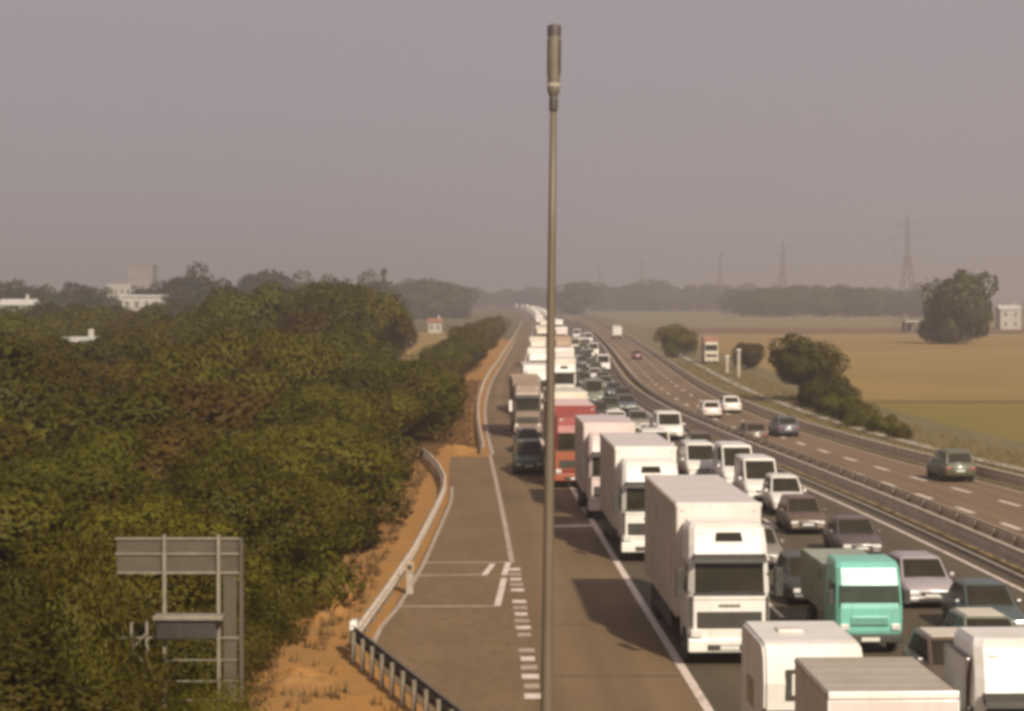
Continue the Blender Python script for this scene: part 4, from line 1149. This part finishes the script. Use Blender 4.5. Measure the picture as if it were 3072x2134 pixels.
# right-hand side
tree(MID[1], 28.2, 209, 6.9, "big dark rounded tree above the right barrier", None, name="tree", wide=1.0, rz=0.4)
tree(MID[4], 29.9, 212, 6.0, "second crown leaning on the big rounded tree above the right barrier", None, wide=1.0, rz=2.0)
hed = [(29.6,202,3.0),(28.2,196,2.7),(28.7,189,2.5),(27.8,182,2.2),(28.3,175,2.0),(27.6,168,1.8),(28.0,161,1.5),(27.8,154,1.2)]
for i, (x, y, h) in enumerate(hed):
    tree(BUSH[i % 3], x, y, h, "rounded green bush of the hedge running below the big rounded tree", "hedge bushes along the right barrier", name="hedge_bush", cat="bush", wide=1.05)
for i, (x, y, h) in enumerate(((27.6,366,5.8),(30.0,374,5.2),(33.6,304,4.4),(35.0,310,3.6))):
    tree(MID[i % 6], x, y, h, "mid-distance bushy tree beside the parked reddish lorry", "trees around the parked reddish lorry", wide=1.1)
tree(FAR[0], 99.0, 470, 18.8, "large round tree standing alone right of the pylon", None, wide=0.74)
tree(FAR[1], 94.8, 476, 11.5, "smaller tree on the left flank of the large round tree", None, wide=0.75)
tree(FAR[2], 106, 500, 9.0, "dark tree behind the right flank of the large round tree", None, wide=0.7)
tree(FAR[3], 149, 740, 13.5, "tree behind the small white house at the right edge", None, wide=1.0)
tree(FAR[0], 121, 560, 9.0, "low tree left of the small white house at the right edge", None, wide=1.1)
# hazy tree line on the right
LBR = "hazy tree of the distant line across the right-hand fields"
for i in range(46):
    dd = random.uniform(1120, 1350) if i % 3 else random.uniform(1600, 1950)
    px = 1330+ (2090-1330)*(i+random.uniform(0,1))/46
    if dd < 1400 and px < 1640: dd += 520
    h = random.uniform(14.0, 18.5) if dd < 1400 else random.uniform(18, 24)
    tree(random.choice(FAR), (px-CX_)/F_*dd, dd, h, LBR, "distant trees across the right-hand fields", wide=random.uniform(1.1, 1.6))
for i in range(12):
    dd = random.uniform(1900, 2300); px = 1010+36*i+random.uniform(-14,14)
    tree(random.choice(FAR), (px-CX_)/F_*dd, dd, random.uniform(16, 22), "faint tree at the far end of the motorway", "faint trees at the vanishing point", wide=1.5)
tree(FAR[1], (1290-CX_)/F_*1300, 1300, 21, "rounded hazy tree just right of the mast at the road's end", None, wide=1.3)
# hazy skyline on the left
LBL = "hazy tree of the skyline beyond the wood on the left"
for px, dd, h in ((395,640,18.5),(425,640,20),(460,650,19),(485,660,16.5),(360,660,15),(330,690,14),(540,760,15.5),(570,720,19),(600,720,20.5),(625,730,18),(670,740,19.0),(700,760,16.5),(735,780,18),(770,800,15),(810,820,15),(842,700,18.5),
                  (120,600,13.5),(150,620,15),(190,640,16),(90,640,14.5),(40,660,16),(10,620,15),(230,660,13),(265,700,14),(860,820,16)):
    tree(random.choice(FAR), (px-CX_)/F_*dd, dd, h, LBL, "skyline trees on the left", wide=0.85)
tree(POP[0], (862-CX_)/F_*690, 690, 22, "slender pointed poplar of the left skyline", None, wide=0.6)
for i in range(9):
    dd = random.uniform(980, 1150); px = 885+i*17
    tree(random.choice(FAR), (px-CX_)/F_*dd, dd, random.uniform(17, 22), "pale grey tree of the hazy clump left of the road's end", "hazy clump left of the road's end", wide=1.1)
for i in range(14):
    dd = random.uniform(430, 560); px = 20+i*62+random.uniform(-20,20)
    tree(random.choice(MID), (px-CX_)/F_*dd, dd, random.uniform(8.0, 10.5), "tree between the houses beyond the wood", "trees between the houses on the left", wide=1.2)

# dry grass along verges
def tufts(name, spots, hmin, hmax, m, per=9):
    vs = []; fs = []
    for x, y in spots:
        for k in range(per):
            a = random.uniform(0, 6.28); rr = random.uniform(0, 0.25); hh = random.uniform(hmin, hmax)
            bx, by = x+rr*math.cos(a), y+rr*math.sin(a)
            wx, wy = 0.03*math.cos(a+1.57), 0.03*math.sin(a+1.57)
            lx, ly = random.uniform(-1,1)*hh*0.5, random.uniform(-1,1)*hh*0.5
            i = len(vs)
            vs += [(bx-wx,by-wy,-0.02),(bx+wx,by+wy,-0.02),(bx+lx,by+ly,hh)]
            fs.append((i,i+1,i+2))
    me = bpy.data.meshes.new(name); me.from_pydata(vs, [], fs); me.materials.append(m)
    return link(name, me)
sp = []
for _ in range(7000):
    dd = 42+random.random()**1.6*220
    if dd < 64: x = random.uniform(-8.5, min(-0.6, np.interp(dd,[43,49.3,59,64],[-0.4,-2.0,-4.6,-4.9])))
    else: x = E(dd)-random.uniform(1.0, 7.5) if dd > 142 else random.uniform(-8.5, -4.9)
    if random.random() < (0.93 if dd < 66 else 0.7) and x > -6.8 and dd < 140: continue
    sp.append((x, dd))
tag(tufts("dry_grass", sp, 0.08, 0.38, M_dry), "dry yellowish grass on the dirt bank by the wood", "grass", kind="stuff")
sp = [(M(dd)+random.uniform(0.6,1.6), dd) for dd in (40+random.random()**1.5*260 for _ in range(1500))]
o = tufts("median_weeds", sp, 0.1, 0.35, M_dry, 6); o.location.z = 0.12
tag(o, "dry weeds growing on the median strip between the barriers", "weeds", kind="stuff")
sp = [(RR(dd)+random.uniform(0.8,9.5), dd) for dd in (70+random.random()**1.3*260 for _ in range(2600))]
tag(tufts("verge_grass", sp, 0.15, 0.5, M_dry, 6), "pale grass between the right barrier and the hedge", "grass", kind="stuff")

# loose stones and soil heaps on the near dirt bank
from mathutils import noise as mnoise
def heap(name, label, x, y, rx, ry, h, seed):
    n = 26; vs = []; fs = []
    for i in range(n+1):
        for j in range(n+1):
            u, v = i/n*2-1, j/n*2-1
            p = Vector((u*rx*1.3+x, v*ry*1.3+y, seed))
            r = math.hypot(u, v)*1.3+0.35*mnoise.noise(p*0.9)
            z = h*max(0.0, 1-r)**0.8*(1+0.5*mnoise.noise(p*2.1))+0.10*mnoise.noise(p*3.3)*max(0, 1.1-r)-0.05
            vs.append((u*rx*1.3, v*ry*1.3, z))
    for i in range(n):
        for j in range(n):
            a_ = i*(n+1)+j; fs.append((a_, a_+n+1, a_+n+2, a_+1))
    me = bpy.data.meshes.new(name); me.from_pydata(vs, [], fs); me.materials.append(M_dirt)
    return tag(link(name, me, None, (x, y, 0)), label, "soil heap", "soil heaps on the dirt bank")
heap("soil_heap", "low orange soil heap beside the slanting barrier", -5.7, 57.0, 0.9, 2.4, 0.26, 3)
heap("soil_heap", "orange soil heap at the bottom edge left of the slanting barrier", -4.6, 50.6, 1.2, 2.2, 0.26, 4)
heap("soil_heap", "long low soil heap along the foot of the wood by the lay-by", -6.0, 70.0, 0.8, 4.5, 0.45, 5)
heap("soil_heap", "pale soil heap at the far end of the lay-by", -3.6, 142.0, 1.5, 2.6, 0.45, 6)

# ------------------------------------------------------------------ houses and other buildings
M_wall = mat("pale_plaster", (0.40,0.37,0.33), (0.30,0.275,0.24), scale=0.8, rough=0.9)
M_wallg = mat("grey_plaster", (0.24,0.21,0.19), (0.19,0.165,0.15), scale=0.6, rough=0.9)
M_tile = mat("terracotta_tiles", (0.28,0.125,0.070), (0.20,0.095,0.055), scale=2.0, rough=0.85)
M_white_roof = mat("pale_sheet_roof", (0.50,0.475,0.44), (0.38,0.36,0.33), scale=0.8, rough=0.6)
M_shut = mat("shutter_dark", (0.16,0.135,0.11), (0.12,0.10,0.08), scale=3, rough=0.7)
def house(label, px, d, w, dep, h, roof_h, wall=M_wall, roof=M_tile, cols=3, floors=2, name="house", cat="house", flat=False, rz=0.0, group="houses beyond the wood"):
    t = empty(name, ((px-CX_)/F_*d, d, 0), rz)
    tag(t, label, cat, group)
    pbox("wall", t, wall, -w/2,w/2,0,dep,-0.1,h)
    if flat:
        r_ = pbox("roof", t, roof, -w/2-0.3,w/2+0.3,-0.3,dep+0.3,h+0.003,h+0.4,0.03)
    else:
        def fr(bm):
            a, b = w/2+0.4, dep/2
            vs = [bm.verts.new(p) for p in ((-a,-0.4,h),(a,-0.4,h),(a,dep+0.4,h),(-a,dep+0.4,h),(-a,b,h+roof_h),(a,b,h+roof_h))]
            for q in ((0,3,2,1),(0,1,5,4),(2,3,4,5),(1,2,5),(3,0,4)): bm.faces.new([vs[i] for i in q])
        r_ = link("roof", mesh(("hroof",w,dep,h,roof_h), roof, fr), t)
        link("chimney", mesh(("chimney",w,h,roof_h), wall, lambda bm: box(bm, w*0.2,w*0.2+0.6,dep/2-0.3,dep/2+0.3,h+roof_h*0.5,h+roof_h+0.9)), r_)
    for fl in range(floors):
        for c in range(cols):
            x = -w/2+(c+0.5)*w/cols; z = (fl+0.35)*h/floors
            wn = pbox("window", t, M_shut, x-0.45,x+0.45,-0.06,0.02,z,z+1.25)
            link("sill", mesh(("sill",x,z), wall, lambda bm: box(bm, x-0.6,x+0.6,-0.16,-0.02,z-0.1,z-0.003)), wn)
    return t
house("long white building showing above the wood on the left", 318, 455, 8.2, 9, 10.4, 1.2, cols=4, floors=3, roof=M_white_roof, flat=True)
house("white flat-roofed building on the left skyline beside the grey block", 268, 690, 7.5, 10, 14.0, 1, cols=4, floors=4, roof=M_white_roof, flat=True)
house("dark grey apartment block on the left skyline", 316, 900, 10, 12, 23.5, 1, wall=M_wallg, roof=M_wallg, cols=4, floors=7, flat=True, name="apartment_block", cat="building")
house("pale house with tiled roof half hidden in the wood on the far left", 172, 255, 4.4, 6, 4.9, 0.6, cols=3, floors=2, roof=M_white_roof)
house("small pale house left of the wood's pale-roofed house", 35, 420, 6.5, 7, 8.7, 1.2, cols=3, floors=2, roof=M_white_roof)
house("pale low house right of the long white building", 524, 560, 6, 7, 9.6, 0.8, cols=3, floors=2, roof=M_white_roof, flat=True)
house("small white house with red roof above the stubble field on the left", 976, 620, 3.8, 5, 3.0, 1.2, cols=2, floors=1)
house("small white house at the right edge beyond the fields", 2268, 690, 6.6, 7, 6.4, 1.4, cols=2, floors=2, roof=M_white_roof, group="farm buildings on the right")
house("pale warehouse left of the far end of the motorway", 1138, 2250, 17, 30, 15.5, 1, cols=3, floors=2, roof=M_white_roof, flat=True, name="warehouse", cat="warehouse", group="buildings at the road's end")
for px, lb in ((2046, "open-sided pale-roofed farm shed under the pylon"), (2084, "second open-sided shed, left of the large round tree")):
    sd = empty("farm_shed", ((px-CX_)/F_*640, 640, 0))
    tag(sd, lb, "shed", "farm buildings on the right")
    pbox("roof", sd, M_white_roof, -2.1,2.1,-1.5,5,2.9,3.2,0.02)
    for x in (-1.9, 0.0, 1.9):
        for y in (-1.3, 4.8): pbox("post", sd, M_shut, x-0.15,x+0.15,y-0.15,y+0.15,-0.1,2.9)
    pbox("back_wall", sd, M_wallg, -2.0,2.0,4.9,5.0,-0.1,2.8)

# ------------------------------------------------------------------ electricity pylons
M_pyl = mat("pylon_steel", (0.16,0.15,0.14), (0.12,0.11,0.10), scale=0.5, rough=0.7, metal=0.3)
def pylon(label, px, d, h, thick=0.16):
    t = empty("electricity_pylon", ((px-CX_)/F_*d, d, 0), R(18))
    tag(t, label, "pylon", "electricity pylons receding into the haze")
    b, n = h*0.085, h*0.018
    zw = h*0.62
    def legpt(sx, sy, z):
        u = min(1, z/zw); k = b+(n-b)*u
        return (sx*k, sy*k, z)
    for sx in (-1, 1):
        for sy in (-1, 1):
            def f(bm):
                tube(bm, legpt(sx,sy,-0.3), legpt(sx,sy,zw), thick, 5, thick*0.8)
                tube(bm, legpt(sx,sy,zw), (sx*n*0.7,sy*n*0.7,h*0.97), thick*0.8, 5, thick*0.5)
            link("leg", mesh(("pleg",h,sx,sy,thick), M_pyl, f), t)
    def fb(bm):
        zs = [0,0.12,0.23,0.33,0.42,0.50,0.57,0.62]
        for z0, z1 in zip(zs[:-1], zs[1:]):
            for sy in (-1, 1):
                tube(bm, legpt(-1,sy,z0*h), legpt(1,sy,z1*h), thick*0.5, 4); tube(bm, legpt(1,sy,z0*h), legpt(-1,sy,z1*h), thick*0.5, 4)
            for sx in (-1, 1):
                tube(bm, legpt(sx,-1,z0*h), legpt(sx,1,z1*h), thick*0.5, 4); tube(bm, legpt(sx,1,z0*h), legpt(sx,-1,z1*h), thick*0.5, 4)
        for k in range(8):
            z0, z1 = h*(0.62+0.043*k), h*(0.62+0.043*(k+1)); s = 1 if k % 2 else -1
            tube(bm, (-s*n*0.9,-n*0.9,z0), (s*n*0.9,-n*0.9,z1), thick*0.45, 4); tube(bm, (s*n*0.9,n*0.9,z0), (-s*n*0.9,n*0.9,z1), thick*0.45, 4)
    o = link("bracing", mesh(("pbr",h,thick), M_pyl, fb), t)
    for zz, ln in ((0.66,0.13),(0.78,0.16),(0.90,0.11)):
        def fa(bm):
            for s in (-1, 1):
                tube(bm, (0,-n*0.6,zz*h), (s*ln*h,0,zz*h+0.01*h), thick*0.6, 4); tube(bm, (0,n*0.6,zz*h), (s*ln*h,0,zz*h+0.01*h), thick*0.6, 4)
                tube(bm, (0,0,zz*h+0.045*h), (s*ln*h,0,zz*h+0.01*h), thick*0.5, 4)
                tube(bm, (s*ln*h*0.97,0,zz*h+0.008*h), (s*ln*h*0.97,0,zz*h-0.035*h), thick*0.5, 4)
        link("cross_arm", mesh(("parm",h,zz,thick), M_pyl, fa), t)
    link("peak", mesh(("ppeak",h,thick), M_pyl, lambda bm: tube(bm, (0,0,h*0.95), (0,0,h*1.03), thick*0.8, 5, thick*0.2)), t)
pylon("nearest and tallest electricity pylon, left of the large round tree", 2036, 760, 40, 0.12)
pylon("second electricity pylon, over the right-hand tree line", 1756, 1330, 46, 0.20)
pylon("third faint electricity pylon", 1616, 1700, 47, 0.21)
pylon("faint electricity pylon half way between the mast and the third pylon", 1440, 2150, 50, 0.22)
pylon("faintest electricity pylon just right of the mast", 1345, 2600, 50, 0.24)

# ------------------------------------------------------------------ the hazy air
bm = bmesh.new(); box(bm, -3600,3600,-90,5600,-1.2,70)
me = bpy.data.meshes.new("haze"); bm.to_mesh(me); bm.free()
hm = bpy.data.materials.new("haze_air"); hm.use_nodes = True
t = hm.node_tree; t.nodes.clear()
ho = t.nodes.new("ShaderNodeOutputMaterial"); hv = t.nodes.new("ShaderNodeVolumePrincipled")
hv.inputs['Color'].default_value = (0.86,0.83,0.865,1)
hv.inputs['Density'].default_value = 0.00063
hv.inputs['Anisotropy'].default_value = 0.55
t.links.new(hv.outputs[0], ho.inputs['Volume'])
me.materials.append(hm)
hz = link("haze", me)
tag(hz, "pale mauve-grey haze hanging over the motorway and fields", "haze", kind="stuff")
print("trees", cnt, "objects", len(bpy.data.objects))
